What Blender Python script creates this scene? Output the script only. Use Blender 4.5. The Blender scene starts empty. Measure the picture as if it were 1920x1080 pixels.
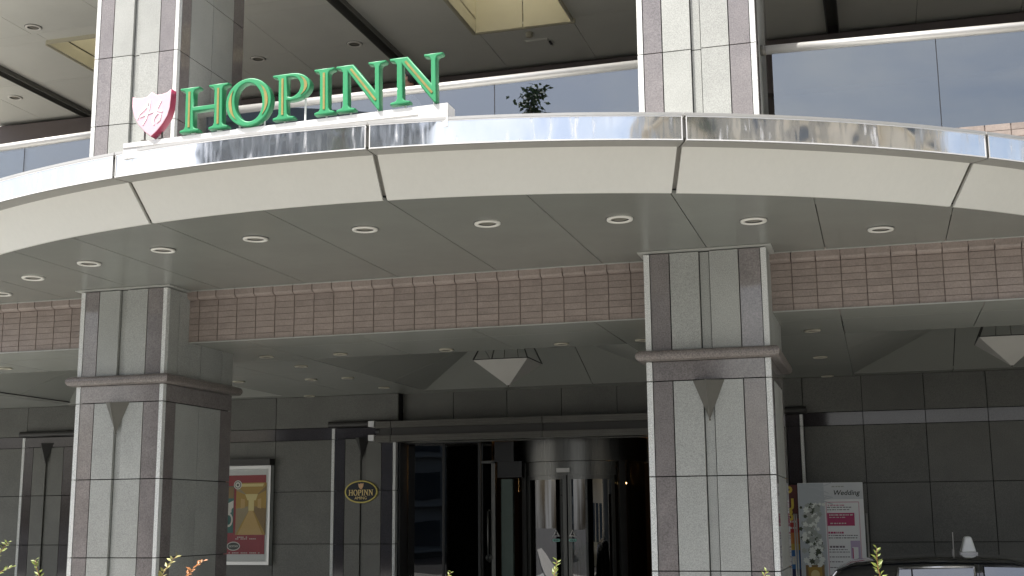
import bpy, bmesh, math, random
from mathutils import Vector, Matrix
from math import radians as RAD, sin, cos, pi, sqrt

scene = bpy.context.scene
COL = scene.collection
H = 1.95                      # eye height above the driveway

# ------------------------------------------------------------------ camera
cd = bpy.data.cameras.new('camera'); cam = bpy.data.objects.new('camera', cd); COL.objects.link(cam)
cd.sensor_width = 36; cd.lens = 43.925; cd.clip_start = 0.05; cd.clip_end = 2000
YAW, PITCH, ROLL = -0.283455889, 0.18313884, -0.008775628
_f = Vector((sin(YAW)*cos(PITCH), cos(YAW)*cos(PITCH), sin(PITCH)))
_r = Vector((cos(YAW), -sin(YAW), 0)); _u = _r.cross(_f)
_r2 = cos(ROLL)*_r + sin(ROLL)*_u; _u2 = -sin(ROLL)*_r + cos(ROLL)*_u
m = Matrix((_r2, _u2, -_f)).transposed().to_4x4(); m.translation = (0, 0, H)
cam.matrix_world = m
scene.camera = cam

# ------------------------------------------------------------------ sky, sun, exposure
SUN_EL, SUN_AZ = RAD(62), RAD(220)
w = bpy.data.worlds.new('World'); scene.world = w; w.use_nodes = True
nt = w.node_tree; bg = nt.nodes['Background']
sk = nt.nodes.new('ShaderNodeTexSky'); sk.sky_type = 'NISHITA'; sk.sun_disc = False
sk.sun_elevation = SUN_EL; sk.sun_rotation = SUN_AZ; sk.air_density = 1.0; sk.dust_density = 5.0; sk.ozone_density = 1.0
# thin high cloud, spread evenly over the whole sky
_tc = nt.nodes.new('ShaderNodeTexCoord'); _mp = nt.nodes.new('ShaderNodeMapping'); _mp.inputs['Scale'].default_value = (2.2, 2.2, 5.0)
_n = nt.nodes.new('ShaderNodeTexNoise'); _n.inputs['Scale'].default_value = 1.6; _n.inputs['Detail'].default_value = 7; _n.inputs['Roughness'].default_value = .6; _n.inputs['Distortion'].default_value = .4
_rg = nt.nodes.new('ShaderNodeMapRange'); _rg.inputs[1].default_value = .42; _rg.inputs[2].default_value = .72; _rg.inputs[3].default_value = 0; _rg.inputs[4].default_value = .75
_mx = nt.nodes.new('ShaderNodeMix'); _mx.data_type = 'RGBA'; _mx.inputs[7].default_value = (6.4, 6.5, 6.6, 1)
nt.links.new(_tc.outputs['Generated'], _mp.inputs[0]); nt.links.new(_mp.outputs[0], _n.inputs['Vector']); nt.links.new(_n.outputs['Fac'], _rg.inputs[0])
nt.links.new(_rg.outputs[0], _mx.inputs[0]); nt.links.new(sk.outputs[0], _mx.inputs[6]); nt.links.new(_mx.outputs[2], bg.inputs[0]); bg.inputs[1].default_value = 0.15
sl = bpy.data.lights.new('sun', 'SUN'); sl.energy = 4.5; sl.angle = RAD(0.5); sl.color = (1, .98, .93)
so = bpy.data.objects.new('sun', sl); COL.objects.link(so)
sd = Vector((sin(SUN_AZ)*cos(SUN_EL), cos(SUN_AZ)*cos(SUN_EL), sin(SUN_EL)))
so.rotation_euler = sd.to_track_quat('Z', 'Y').to_euler(); so.location = sd*60
vs = scene.view_settings; vs.view_transform = 'Standard'; vs.look = 'None'; vs.exposure = 0.6; vs.gamma = 1; vs.use_curve_mapping = False
scene.render.engine = 'CYCLES'
scene.cycles.use_denoising = True
scene.cycles.max_bounces = 10; scene.cycles.diffuse_bounces = 5; scene.cycles.glossy_bounces = 6; scene.cycles.transparent_max_bounces = 12
scene.cycles.sample_clamp_indirect = 8

# ------------------------------------------------------------------ materials
MATS = {}
def mat(name, col, rough=.5, metal=0., var=0., vscale=3., speck=0., sscale=120., speck_col=None, bump=0., bscale=60., spec=.5, coat=0., rvar=0., stretch=(1,1,1), emit=None, estr=0.):
    if name in MATS: return MATS[name]
    M = bpy.data.materials.new(name); M.use_nodes = True; t = M.node_tree; N = t.nodes; L = t.links
    b = N['Principled BSDF']; b.inputs['Roughness'].default_value = rough; b.inputs['Metallic'].default_value = metal
    b.inputs['Specular IOR Level'].default_value = spec; b.inputs['Coat Weight'].default_value = coat
    b.inputs['Base Color'].default_value = (*col, 1)
    tc = N.new('ShaderNodeTexCoord'); mp = N.new('ShaderNodeMapping'); mp.inputs['Scale'].default_value = stretch
    L.new(tc.outputs['Object'], mp.inputs[0])
    oi = N.new('ShaderNodeObjectInfo')
    off = N.new('ShaderNodeVectorMath'); off.operation = 'ADD'
    mul = N.new('ShaderNodeMath'); mul.operation = 'MULTIPLY'; mul.inputs[1].default_value = 37.
    L.new(oi.outputs['Random'], mul.inputs[0]); L.new(mp.outputs[0], off.inputs[0]); L.new(mul.outputs[0], off.inputs[1])
    P = off.outputs[0]
    cur = None
    def rgbmul(src, fac):
        mx = N.new('ShaderNodeMix'); mx.data_type = 'RGBA'; mx.blend_type = 'MULTIPLY'; mx.inputs[0].default_value = 1
        if src is None: mx.inputs[6].default_value = (*col, 1)
        else: L.new(src, mx.inputs[6])
        L.new(fac, mx.inputs[7]); return mx.outputs[2]
    if var > 0:
        n = N.new('ShaderNodeTexNoise'); n.inputs['Scale'].default_value = vscale; n.inputs['Detail'].default_value = 6; n.inputs['Roughness'].default_value = .6
        L.new(P, n.inputs['Vector'])
        r = N.new('ShaderNodeMapRange'); r.inputs[1].default_value = .3; r.inputs[2].default_value = .7; r.inputs[3].default_value = 1-var; r.inputs[4].default_value = 1+var
        L.new(n.outputs['Fac'], r.inputs[0]); cur = rgbmul(cur, r.outputs[0])
        # piece-to-piece tint
        r2 = N.new('ShaderNodeMapRange'); r2.inputs[3].default_value = 1-var*.5; r2.inputs[4].default_value = 1+var*.5
        L.new(oi.outputs['Random'], r2.inputs[0]); cur = rgbmul(cur, r2.outputs[0])
    if speck > 0:
        n = N.new('ShaderNodeTexNoise'); n.inputs['Scale'].default_value = sscale; n.inputs['Detail'].default_value = 3; n.inputs['Roughness'].default_value = .7
        L.new(P, n.inputs['Vector'])
        r = N.new('ShaderNodeMapRange'); r.inputs[1].default_value = .36; r.inputs[2].default_value = .64; r.inputs[3].default_value = 1-speck; r.inputs[4].default_value = 1+speck
        L.new(n.outputs['Fac'], r.inputs[0]); cur = rgbmul(cur, r.outputs[0])
    if cur is not None: L.new(cur, b.inputs['Base Color'])
    if rvar > 0:
        n = N.new('ShaderNodeTexNoise'); n.inputs['Scale'].default_value = vscale*1.7; n.inputs['Detail'].default_value = 4
        L.new(P, n.inputs['Vector'])
        r = N.new('ShaderNodeMapRange'); r.inputs[1].default_value = .3; r.inputs[2].default_value = .7; r.inputs[3].default_value = max(0, rough-rvar); r.inputs[4].default_value = rough+rvar
        L.new(n.outputs['Fac'], r.inputs[0]); L.new(r.outputs[0], b.inputs['Roughness'])
    if bump > 0:
        n = N.new('ShaderNodeTexNoise'); n.inputs['Scale'].default_value = bscale; n.inputs['Detail'].default_value = 3
        L.new(P, n.inputs['Vector'])
        bp = N.new('ShaderNodeBump'); bp.inputs['Strength'].default_value = bump; bp.inputs['Distance'].default_value = .01
        L.new(n.outputs['Fac'], bp.inputs['Height']); L.new(bp.outputs[0], b.inputs['Normal'])
    if emit:
        b.inputs['Emission Color'].default_value = (*emit, 1); b.inputs['Emission Strength'].default_value = estr
    MATS[name] = M; return M

def glassmat(name, tint, refl, fr=.5, rough=0., rcol=(1, 1, 1), wav=0.):
    M = bpy.data.materials.new(name); M.use_nodes = True; t = M.node_tree; N = t.nodes; L = t.links
    N.remove(N['Principled BSDF']); out = N['Material Output']
    tr = N.new('ShaderNodeBsdfTransparent'); tr.inputs[0].default_value = (*tint, 1)
    gl = N.new('ShaderNodeBsdfGlossy'); gl.inputs['Roughness'].default_value = rough; gl.inputs[0].default_value = (*rcol, 1)
    mx = N.new('ShaderNodeMixShader')
    lw = N.new('ShaderNodeLayerWeight'); lw.inputs[0].default_value = .35
    ma = N.new('ShaderNodeMapRange'); ma.inputs[3].default_value = refl; ma.inputs[4].default_value = min(1, refl+fr)
    L.new(lw.outputs['Fresnel'], ma.inputs[0]); L.new(ma.outputs[0], mx.inputs[0])
    L.new(tr.outputs[0], mx.inputs[1]); L.new(gl.outputs[0], mx.inputs[2]); L.new(mx.outputs[0], out.inputs[0])
    if wav > 0:
        tc = N.new('ShaderNodeTexCoord'); n = N.new('ShaderNodeTexNoise'); n.inputs['Scale'].default_value = 1.2; n.inputs['Detail'].default_value = 1
        L.new(tc.outputs['Object'], n.inputs['Vector'])
        bp = N.new('ShaderNodeBump'); bp.inputs['Strength'].default_value = wav; bp.inputs['Distance'].default_value = .05
        L.new(n.outputs['Fac'], bp.inputs['Height']); L.new(bp.outputs[0], gl.inputs['Normal'])
    MATS[name] = M; return M

GREY = mat('grey granite', (.36, .367, .345), .55, var=.10, vscale=1.6, speck=.24, sscale=120, bump=.12, bscale=140)
PURP = mat('polished mauve granite', (.207, .187, .181), .08, var=.12, vscale=5, speck=.22, sscale=80, spec=1.)
STRIP = mat('rough pale granite', (.66, .67, .65), .8, speck=.28, sscale=130, bump=.3, bscale=150)
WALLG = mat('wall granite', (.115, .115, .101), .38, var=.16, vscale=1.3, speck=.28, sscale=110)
WALLP = mat('wall band granite', (.05, .045, .048), .06, var=.1, vscale=5, speck=.3, sscale=90, spec=.6)
JOINT = mat('dark joint', (.025, .025, .023), .9)
MORTAR = mat('tile mortar', (.20, .16, .14), .95)
TILE = mat('mauve ceramic tile', (.305, .252, .222), .5, var=.12, vscale=5, speck=.1, sscale=60)
SOFF = mat('grey soffit metal', (.215, .22, .196), .27, var=.05, vscale=1.4, spec=.5)
CEIL = mat('lower ceiling metal', (.335, .338, .30), .26, var=.025, vscale=.6, spec=.55)
COFF = mat('coffer metal', (.34, .343, .305), .45, var=.03, vscale=1.2)
UCEIL = mat('upper ceiling board', (.66, .66, .60), .55, var=.05, vscale=.8)
BEIGE = mat('beige fascia paint', (.655, .645, .595), .5, var=.022, vscale=.8, speck=.012, sscale=14, stretch=(1.6, 1.6, .35))
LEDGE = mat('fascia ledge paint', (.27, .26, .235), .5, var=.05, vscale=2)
WHITE = mat('white paint', (.78, .78, .77), .4, var=.04, vscale=3)
ROOFS = mat('canopy roof sheet', (.68, .68, .66), .7, var=.10, vscale=1.5)
GREEN = mat('green letter face', (.042, .32, .135), .42, var=.05, vscale=10)
GREEN_SHADE = mat('shaded green letter return', (.016, .20, .08), .45)  # letter sides: shade put into a darker green
GOLD = mat('gold inlay', (.36, .29, .10), .4, metal=.2, var=.15, vscale=25)
PINK = mat('sunlit pink shield face', (.82, .53, .61), .45, var=.04, vscale=6)  # pink brightened in the colour to carry the sunlight on the face
PINK_SHADE = mat('shaded red shield return', (.38, .035, .09), .4)  # shield sides: shade put into the darker red
RAIL = mat('brushed rail metal', (.56, .55, .525), .38, metal=.45, var=.05, vscale=4)
INOX = mat('stainless steel', (.15, .15, .143), .33, metal=1., var=.05, vscale=3, stretch=(24, 24, .03), rvar=.08)
INOXD = mat('dark stainless', (.16, .16, .155), .3, metal=.8, var=.1, vscale=3)
BRONZE = mat('grey bronze lamp', (.125, .12, .103), .42, metal=.2, var=.05, vscale=8)
DARKM = mat('dark bronze metal', (.045, .043, .04), .4, metal=.3)
BLACK = mat('black frame', (.014, .014, .015), .35)
LAMPW = mat('pendant lamp white metal', (.60, .58, .53), .45, var=.03, vscale=4)
CREAM = mat('skylight cream paint', (.50, .47, .35), .6, var=.04, vscale=2)
TRIM = mat('thin edge trim', (.42, .42, .39), .4)
RINGW = mat('downlight ring', (.74, .72, .66), .4)
DLIN = mat('downlight reflector', (.17, .16, .125), .35)
CONC = mat('pale driveway paving', (.385, .395, .385), .85, var=.12, vscale=.6, speck=.15, sscale=30)
ASPH = mat('asphalt', (.055, .055, .056), .9, var=.15, vscale=.5, speck=.3, sscale=40)
PLANTER = mat('planter stone', (.33, .32, .30), .8, var=.1, vscale=2)
SOIL = mat('soil', (.05, .038, .028), .95)
LEAF = mat('hedge leaf', (.06, .11, .03), .5, var=.3, vscale=3)
LEAFY = mat('young yellow green leaf', (.17, .21, .04), .45, var=.25, vscale=20)
LEAFO = mat('young orange leaf', (.42, .17, .05), .45, var=.25, vscale=20)
LEAFP = mat('pale shoot leaf', (.34, .32, .12), .45, var=.25, vscale=20)
STEM = mat('red brown stem', (.25, .13, .045), .6)
LEAFD = mat('street tree leaf', (.045, .085, .03), .5, var=.3, vscale=1.5)
BARK = mat('bark', (.10, .08, .045), .9, var=.3, vscale=6)
def steelmat():
    M = mat('polished steel band', (.86, .865, .87), .10, metal=.9)
    t = M.node_tree; N = t.nodes; L = t.links; b = N['Principled BSDF']
    tc = N.new('ShaderNodeTexCoord')
    # gentle pillow dents of the sheet
    n = N.new('ShaderNodeTexNoise'); n.inputs['Scale'].default_value = 1.5; n.inputs['Detail'].default_value = 1.5
    L.new(tc.outputs['Object'], n.inputs['Vector'])
    bp = N.new('ShaderNodeBump'); bp.inputs['Strength'].default_value = .35; bp.inputs['Distance'].default_value = .06
    L.new(n.outputs['Fac'], bp.inputs['Height']); L.new(bp.outputs[0], b.inputs['Normal'])
    # smears of water marks
    mp = N.new('ShaderNodeMapping'); mp.inputs['Scale'].default_value = (16, 16, 2.2); L.new(tc.outputs['Object'], mp.inputs[0])
    n2 = N.new('ShaderNodeTexNoise'); n2.inputs['Scale'].default_value = 1; n2.inputs['Detail'].default_value = 5; L.new(mp.outputs[0], n2.inputs['Vector'])
    r = N.new('ShaderNodeMapRange'); r.inputs[1].default_value = .45; r.inputs[2].default_value = .72; r.inputs[3].default_value = .05; r.inputs[4].default_value = .30
    L.new(n2.outputs['Fac'], r.inputs[0]); L.new(r.outputs[0], b.inputs['Roughness'])
    r2 = N.new('ShaderNodeMapRange'); r2.inputs[1].default_value = .60; r2.inputs[2].default_value = .72; r2.inputs[3].default_value = .92; r2.inputs[4].default_value = .25
    L.new(n2.outputs['Fac'], r2.inputs[0]); L.new(r2.outputs[0], b.inputs['Metallic'])
    return M
STEEL = steelmat()
GLASS = glassmat('tinted balcony glass', (.40, .42, .44), .205, rcol=(.95, .985, 1), wav=.01)
DGLASS = glassmat('dark entrance glass', (.10, .10, .095), .04, wav=.03)
DOORG = glassmat('door glass', (.16, .17, .165), .13, wav=.05)
CASEG = glassmat('poster case glass', (.97, .97, .97), .004, fr=.12)
CARG = glassmat('car window glass', (.22, .25, .26), .16)

# ------------------------------------------------------------------ mesh helpers
class MB:
    def __init__(s): s.v = []; s.f = []
    def add(s, vs, fs):
        o = len(s.v); s.v += [tuple(p) for p in vs]; s.f += [tuple(i+o for i in q) for q in fs]; return s
    def box(s, x0, x1, y0, y1, z0, z1):
        return s.add([(x0,y0,z0),(x1,y0,z0),(x1,y1,z0),(x0,y1,z0),(x0,y0,z1),(x1,y0,z1),(x1,y1,z1),(x0,y1,z1)],
                     [(0,3,2,1),(4,5,6,7),(0,1,5,4),(1,2,6,5),(2,3,7,6),(3,0,4,7)])
    def prism(s, pts, a, b, axis='z'):
        """pts 2D polygon (CCW seen from +axis), extruded from a to b"""
        n = len(pts)
        def P(p, c):
            return (p[0], p[1], c) if axis == 'z' else ((p[0], c, p[1]) if axis == 'y' else (c, p[0], p[1]))
        vs = [P(p, a) for p in pts]+[P(p, b) for p in pts]
        fs = [tuple(range(n-1, -1, -1)), tuple(range(n, 2*n))]+[(i, (i+1) % n, n+(i+1) % n, n+i) for i in range(n)]
        return s.add(vs, fs)
    def tube(s, path, r, k=8, cap=True):
        path = [Vector(p) for p in path]; rs = r if isinstance(r, (list, tuple)) else [r]*len(path)
        rings = []; up = Vector((0, 0, 1))
        for i, p in enumerate(path):
            d = (path[min(i+1, len(path)-1)]-path[max(i-1, 0)]).normalized()
            a = d.cross(up if abs(d.z) < .95 else Vector((1, 0, 0))).normalized(); b = d.cross(a)
            rings.append([p+rs[i]*(cos(2*pi*j/k)*a+sin(2*pi*j/k)*b) for j in range(k)])
        vs = [v for q in rings for v in q]; fs = []
        for i in range(len(path)-1):
            for j in range(k): fs.append((i*k+j, i*k+(j+1) % k, (i+1)*k+(j+1) % k, (i+1)*k+j))
        if cap: fs += [tuple(range(k-1, -1, -1)), tuple((len(path)-1)*k+j for j in range(k))]
        return s.add(vs, fs)
    def lathe(s, prof, c=(0, 0, 0), k=24, axis='z', close=False):
        vs = []; fs = []; n = len(prof)
        for j in range(k):
            a = 2*pi*j/k
            for r, h in prof:
                if axis == 'z': vs.append((c[0]+r*cos(a), c[1]+r*sin(a), c[2]+h))
                else: vs.append((c[0]+r*cos(a), c[1]+h, c[2]+r*sin(a)))
        for j in range(k):
            for i in range(n-1 if not close else n):
                i2 = (i+1) % n
                fs.append((j*n+i, ((j+1) % k)*n+i, ((j+1) % k)*n+i2, j*n+i2))
        return s.add(vs, fs)
    def mesh(s, name, off=(0, 0, 0)):
        me = bpy.data.meshes.new(name); ox, oy, oz = off
        me.from_pydata([(x-ox, y-oy, z-oz) for x, y, z in s.v], [], s.f); me.update()
        bm = bmesh.new(); bm.from_mesh(me); bmesh.ops.recalc_face_normals(bm, faces=bm.faces); bm.to_mesh(me); bm.free()
        return me

def obj(name, mesh, m=None, parent=None, smooth=False, loc=None):
    o = bpy.data.objects.new(name, mesh); COL.objects.link(o)
    if m is not None:
        if len(mesh.materials) == 0: mesh.materials.append(m)
    if parent is not None: o.parent = parent
    if loc is not None: o.location = loc
    if smooth:
        for p in mesh.polygons: p.use_smooth = True
    return o
def origin(p):
    v = Vector((0, 0, 0))
    while p is not None: v += p.location; p = p.parent
    return v
def part(name, mb, m, parent, smooth=False):
    return obj(name, mb.mesh(name, origin(parent)), m, parent, smooth)
def tag(o, label, cat=None, group=None, kind=None):
    o['label'] = label
    if cat: o['category'] = cat
    if group: o['group'] = group
    if kind: o['kind'] = kind
    return o
def thing(name, label, cat, loc=(0, 0, 0), group=None):
    o = bpy.data.objects.new(name, None); COL.objects.link(o); o.location = loc; o.empty_display_size = .2
    return tag(o, label, cat, group)
def solid(name, label, cat, mb, m, loc=(0, 0, 0), group=None, smooth=False):
    o = obj(name, mb.mesh(name, loc), m, None, smooth, loc); return tag(o, label, cat, group)
def struct(name, mb, m):
    o = obj(name, mb.mesh(name), m); o['kind'] = 'structure'; return o
def bevel(o, wdt=.01, seg=2):
    b = o.modifiers.new('bevel', 'BEVEL'); b.width = wdt; b.segments = seg; b.limit_method = 'ANGLE'; b.angle_limit = RAD(35); return o
def copy_tree(o, parent=None):
    c = o.copy(); COL.objects.link(c); c.parent = parent
    for ch in list(o.children): copy_tree(ch, c)
    return c
def curve_mesh(name, polys, depth, bev=0., res=1):
    """flat outlines (x,y) -> solid facing -Y, centred on y=0, x right, z up"""
    cu = bpy.data.curves.new(name, 'CURVE'); cu.dimensions = '2D'; cu.fill_mode = 'BOTH'; cu.extrude = depth/2; cu.bevel_depth = bev; cu.bevel_resolution = res; cu.offset = -bev
    for pl in polys:
        sp = cu.splines.new('POLY'); sp.points.add(len(pl)-1); sp.use_cyclic_u = True
        for i, p in enumerate(pl): sp.points[i].co = (p[0], p[1], 0, 1)
    o = bpy.data.objects.new(name, cu); me = bpy.data.meshes.new_from_object(o); me.name = name
    bpy.data.objects.remove(o); bpy.data.curves.remove(cu)
    me.transform(Matrix.Rotation(pi/2, 4, 'X')); return me
def text_mesh(name, txt, size, depth=.002, shear=0., align='CENTER', offset=0.):
    cu = bpy.data.curves.new(name, 'FONT'); cu.body = txt; cu.size = size; cu.extrude = depth/2; cu.shear = shear; cu.align_x = align; cu.align_y = 'CENTER'; cu.offset = offset; cu.resolution_u = 3
    o = bpy.data.objects.new(name, cu); me = bpy.data.meshes.new_from_object(o); me.name = name
    bpy.data.objects.remove(o); bpy.data.curves.remove(cu)
    me.transform(Matrix.Rotation(pi/2, 4, 'X')); return me
def ell(cx, cy, rx, ry, n=32, a0=0., a1=2*pi, tilt=0., closed=True):
    out = []
    for i in range(n if closed else n+1):
        a = a0+(a1-a0)*i/n; x, y = rx*cos(a), ry*sin(a)
        out.append((cx+x*cos(tilt)-y*sin(tilt), cy+x*sin(tilt)+y*cos(tilt)))
    return out
ORD = ['first', 'second', 'third', 'fourth', 'fifth', 'sixth', 'seventh', 'eighth', 'ninth', 'tenth', 'eleventh', 'twelfth']

# ================================================================== THE SETTING
struct('ground', MB().box(-300, 300, -300, 300, -.5, -.02), ASPH)
struct('driveway', MB().box(-30, 30, 5.5, 19.9, -.3, 0), CONC)
struct('pavement', MB().box(-60, 60, -6, 5.5, -.3, .10), mat('pavement slabs', (.36, .35, .33), .85, var=.1, vscale=.8, speck=.15, sscale=25))
struct('lobby_floor', MB().box(-9, 1, 18.6, 26, -.2, .012), mat('lobby floor stone', (.20, .17, .14), .15, var=.1, vscale=2))

# ------------------------------------------------------------------ canopy
CX, CY = -4.30, 17.14
R0, R1, R2 = 8.294, 8.56, 8.745
ZS, ZF, ZB = H+2.48, H+2.773, H+2.975
canopy = thing('canopy', 'curved entrance canopy with polished steel edge, beige fascia and grey soffit', 'canopy', (CX, 11.9, ZS))
def arc(r, th): return (CX+r*sin(th), CY-r*cos(th))
JTH = [RAD(a) for a in (-50.6, -41.2, -25.7, -10.25, 4.7, 20.36, 36.9, 50.6)]
def ring_piece(prof, t0, t1, gap, n=14):
    """prof: closed (r,z) loop swept from t0 to t1"""
    g = gap/2/R2; t0 += g; t1 -= g; mb = MB(); k = len(prof); vs = []; fs = []
    for i in range(n+1):
        t = t0+(t1-t0)*i/n
        for r, z in prof: x, y = arc(r, t); vs.append((x, y, z))
    for i in range(n):
        for j in range(k): fs.append((i*k+j, (i+1)*k+j, (i+1)*k+(j+1) % k, i*k+(j+1) % k))
    fs += [tuple(range(k)), tuple(n*k+j for j in range(k-1, -1, -1))]
    return mb.add(vs, fs)
for a, b in zip(JTH[:-1], JTH[1:]):
    o = part('fascia_panel', ring_piece([(R0, ZS-.004), (R0-.03, ZS), (R1-.03, ZF), (R1, ZF-.004)], a, b, .04), BEIGE, canopy, True)
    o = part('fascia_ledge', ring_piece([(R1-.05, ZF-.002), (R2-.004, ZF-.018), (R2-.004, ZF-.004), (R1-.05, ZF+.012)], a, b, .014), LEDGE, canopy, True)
    o = part('steel_band', ring_piece([(R2, ZF-.012), (R2, ZB-.022), (R2-.03, ZB-.022), (R2-.03, ZF-.012)], a, b, .028), STEEL, canopy, True)
    for q0, q1 in ((ZF-.012, ZF-.003), (ZB-.031, ZB-.0225)): part('band_rim', ring_piece([(R2+.001, q0), (R2+.004, q0), (R2+.004, q1), (R2+.001, q1)], a, b, .028), WHITE, canopy)
    for e0, e1 in ((a+.028/2/R2, a+.037/2/R2+.0003), (b-.037/2/R2-.0003, b-.028/2/R2)): part('band_rim', ring_piece([(R2+.001, ZF-.003), (R2+.004, ZF-.003), (R2+.004, ZB-.031), (R2+.001, ZB-.031)], e0, e1, 0, 1), WHITE, canopy)
    o = part('band_cap', ring_piece([(R2+.006, ZB-.022), (R2+.006, ZB), (R2-.16, ZB+.004), (R2-.16, ZB-.018)], a, b, .010), RAIL, canopy, True)
    for p in [q for q in canopy.children if not q.modifiers and q.name.split('.')[0] != 'band_rim']:
        md = p.modifiers.new('edges', 'EDGE_SPLIT'); md.split_angle = RAD(30)
part('band_backing', ring_piece([(R0-.06, ZS+.02), (R1-.06, ZF+.02), (R2-.05, ZF+.02), (R2-.05, ZB-.03), (R2-.3, ZB-.03), (R0-.3, ZS+.02)], JTH[0]+.003, JTH[-1]-.003, 0, 60), mat('joint backing grey', (.42, .40, .36), .7), canopy)
# roof sheet of the canopy
roof = [arc(R2-.15, JTH[0]+(JTH[-1]-JTH[0])*i/48) for i in range(49)]
part('roof_sheet', MB().prism(roof, ZB-.09, ZB-.07), ROOFS, canopy)
# soffit panels
XJ = [-10.75, -9.70, -8.65, -7.594, -6.74, -5.731, -4.684, -3.614, -2.521, -1.442, -.384, .69, 1.76, 2.13]
YB = 11.9
RS = R0-.012
for a, b in zip(XJ[:-1], XJ[1:]):
    a += .004; b -= .004
    pts = []
    for i in range(9):
        x = a+(b-a)*i/8; d = RS*RS-(x-CX)**2
        y = CY-sqrt(max(d, 0)); pts.append((x, min(y, YB-.002)))
    poly = pts+[(b, YB), (a, YB)]
    part('soffit_panel', MB().prism(poly, ZS, ZS+.02), SOFF, canopy)
soff_bk = [arc(RS-.02, JTH[0]+(JTH[-1]-JTH[0])*i/48) for i in range(49)]
part('soffit_backing', MB().prism(soff_bk, ZS+.022, ZS+.04), JOINT, canopy)
part('edge_trim', MB().box(-10.7, 2.1, YB-.03, YB-.004, ZS-.008, ZS-.001), TRIM, canopy)

# ------------------------------------------------------------------ stone columns
COLS = [(-8.213, -7.155, [-1.16, -.355, .448], [3.54, 4.331, 5.122, 5.92], 'granite column on the left, its shaded right side in view'),
        (-2.05, -.902, [-1.30, -.472, .374], [3.66, 4.458, 5.255, 6.05], 'granite column on the right, beside the parked taxi')]
FR = [0, .052, .214, .457, .538, .777, .952, 1]
YF, DEP = 11.5, 1.45
ZUP = H+7.05
SLOTM = mat('slot grey', (.16, .16, .145), .6)
for ci, (x0, x1, jl, ju, lab) in enumerate(COLS):
    c = thing('column', lab, 'column', ((x0+x1)/2, YF+DEP/2, 0), 'granite columns of the entrance')
    wd = x1-x0; G = .005; T = .03; yb = YF+DEP
    part('core', MB().box(x0+T, x1-T, YF+T+.02, yb-T, 0, ZUP), JOINT, c)
    def fpanel(name, a, b, z0, z1, m, rec=0.): part(name, MB().box(a+G, b-G, YF+rec, YF+rec+T+.02, z0+G, z1-G), m, c)
    def spanel(name, a, b, z0, z1, m, side=1):
        if side > 0: part(name, MB().box(x1-T-.02, x1-.002, a+G, b-G, z0+G, z1-G), m, c)
        else: part(name, MB().box(x0+.002, x0+T+.02, a+G, b-G, z0+G, z1-G), m, c)
    X = [x0+wd*f for f in FR]
    S = [YF, YF+.055, YF+.25, YF+.725, yb-.25, yb, yb]
    zl0, zl1 = H+1.435, H+1.535                      # ledge
    zp = H+1.25                                      # bottom of the mauve head panel
    segs = [(a, b, 'low') for a, b in zip([0]+[H+j for j in jl], [H+j for j in jl]+[zp])]
    segs += [(zp, zl0, 'head'), (zl1, ZS-.02, 'neck')]
    segs += [(a, b, 'low') for a, b in zip([H+2.86]+[H+j for j in ju], [H+j for j in ju]+[H+6.3])]
    segs += [(H+6.3, H+6.5, 'head'), (H+6.6, ZUP, 'neck')]
    for z0, z1, kd in segs:
        for a, b in ((x0, X[1]), (X[6], x1)):        # corner strips, front and back
            part('corner_strip', MB().box(a+.002, b-.004, YF-.004, YF+.055, z0+G, z1-G), STRIP, c)
        if kd == 'head':
            fpanel('head_panel', X[1], X[6], z0, z1, PURP)
            for sd in (1, -1): spanel('head_panel', S[1], S[5], z0, z1, PURP, sd)
        else:
            fpanel('mauve_panel', X[1], X[2], z0, z1, PURP); fpanel('mauve_panel', X[5], X[6], z0, z1, PURP)
            fpanel('grey_panel', X[2], X[3], z0, z1, GREY); fpanel('grey_panel', X[4], X[5], z0, z1, GREY)
            fpanel('groove_panel', X[3], X[4], z0, z1, GREY, .035)
            for sd in (1, -1):
                pm = PURP if kd == 'low' else GREY
                spanel('side_panel', S[1], S[2], z0, z1, pm, sd); spanel('side_panel', S[4], S[5], z0, z1, pm, sd)
                spanel('side_panel', S[2], S[3], z0, z1, GREY, sd); spanel('side_panel', S[3], S[4], z0, z1, GREY, sd)
    def ledge(zc):
        r = .05; e = .012
        mb = MB()
        for i in range(10):
            pass
        prof = [(-.02, -r)]+[(e+.03+r*cos(a)*.9, r*sin(a)) for a in [RAD(-80+160*i/8) for i in range(9)]]+[(-.02, r)]
        k = len(prof); cs = [(x0, YF, -1, -1), (x1, YF, 1, -1), (x1, yb, 1, 1), (x0, yb, -1, 1)]
        vs = []; fs = []
        for (px, py, sx, sy) in cs:
            for d, h in prof: vs.append((px+sx*d, py+sy*d, zc+h))
        for i in range(4):
            for j in range(k-1): fs.append((i*k+j, ((i+1) % 4)*k+j, ((i+1) % 4)*k+j+1, i*k+j+1))
        part('ledge', mb.add(vs, fs), mat('honed mauve granite', (.20, .175, .16), .3, var=.1, vscale=6, speck=.4, sscale=80), c, True).modifiers.new('e', 'EDGE_SPLIT').split_angle = RAD(50)
    ledge((zl0+zl1)/2); ledge(H+6.55)
    part('top_trim', MB().box(x0-.05, x1+.05, YF-.05, YF+.42, ZS-.014, ZS-.003), TRIM, c)

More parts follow.
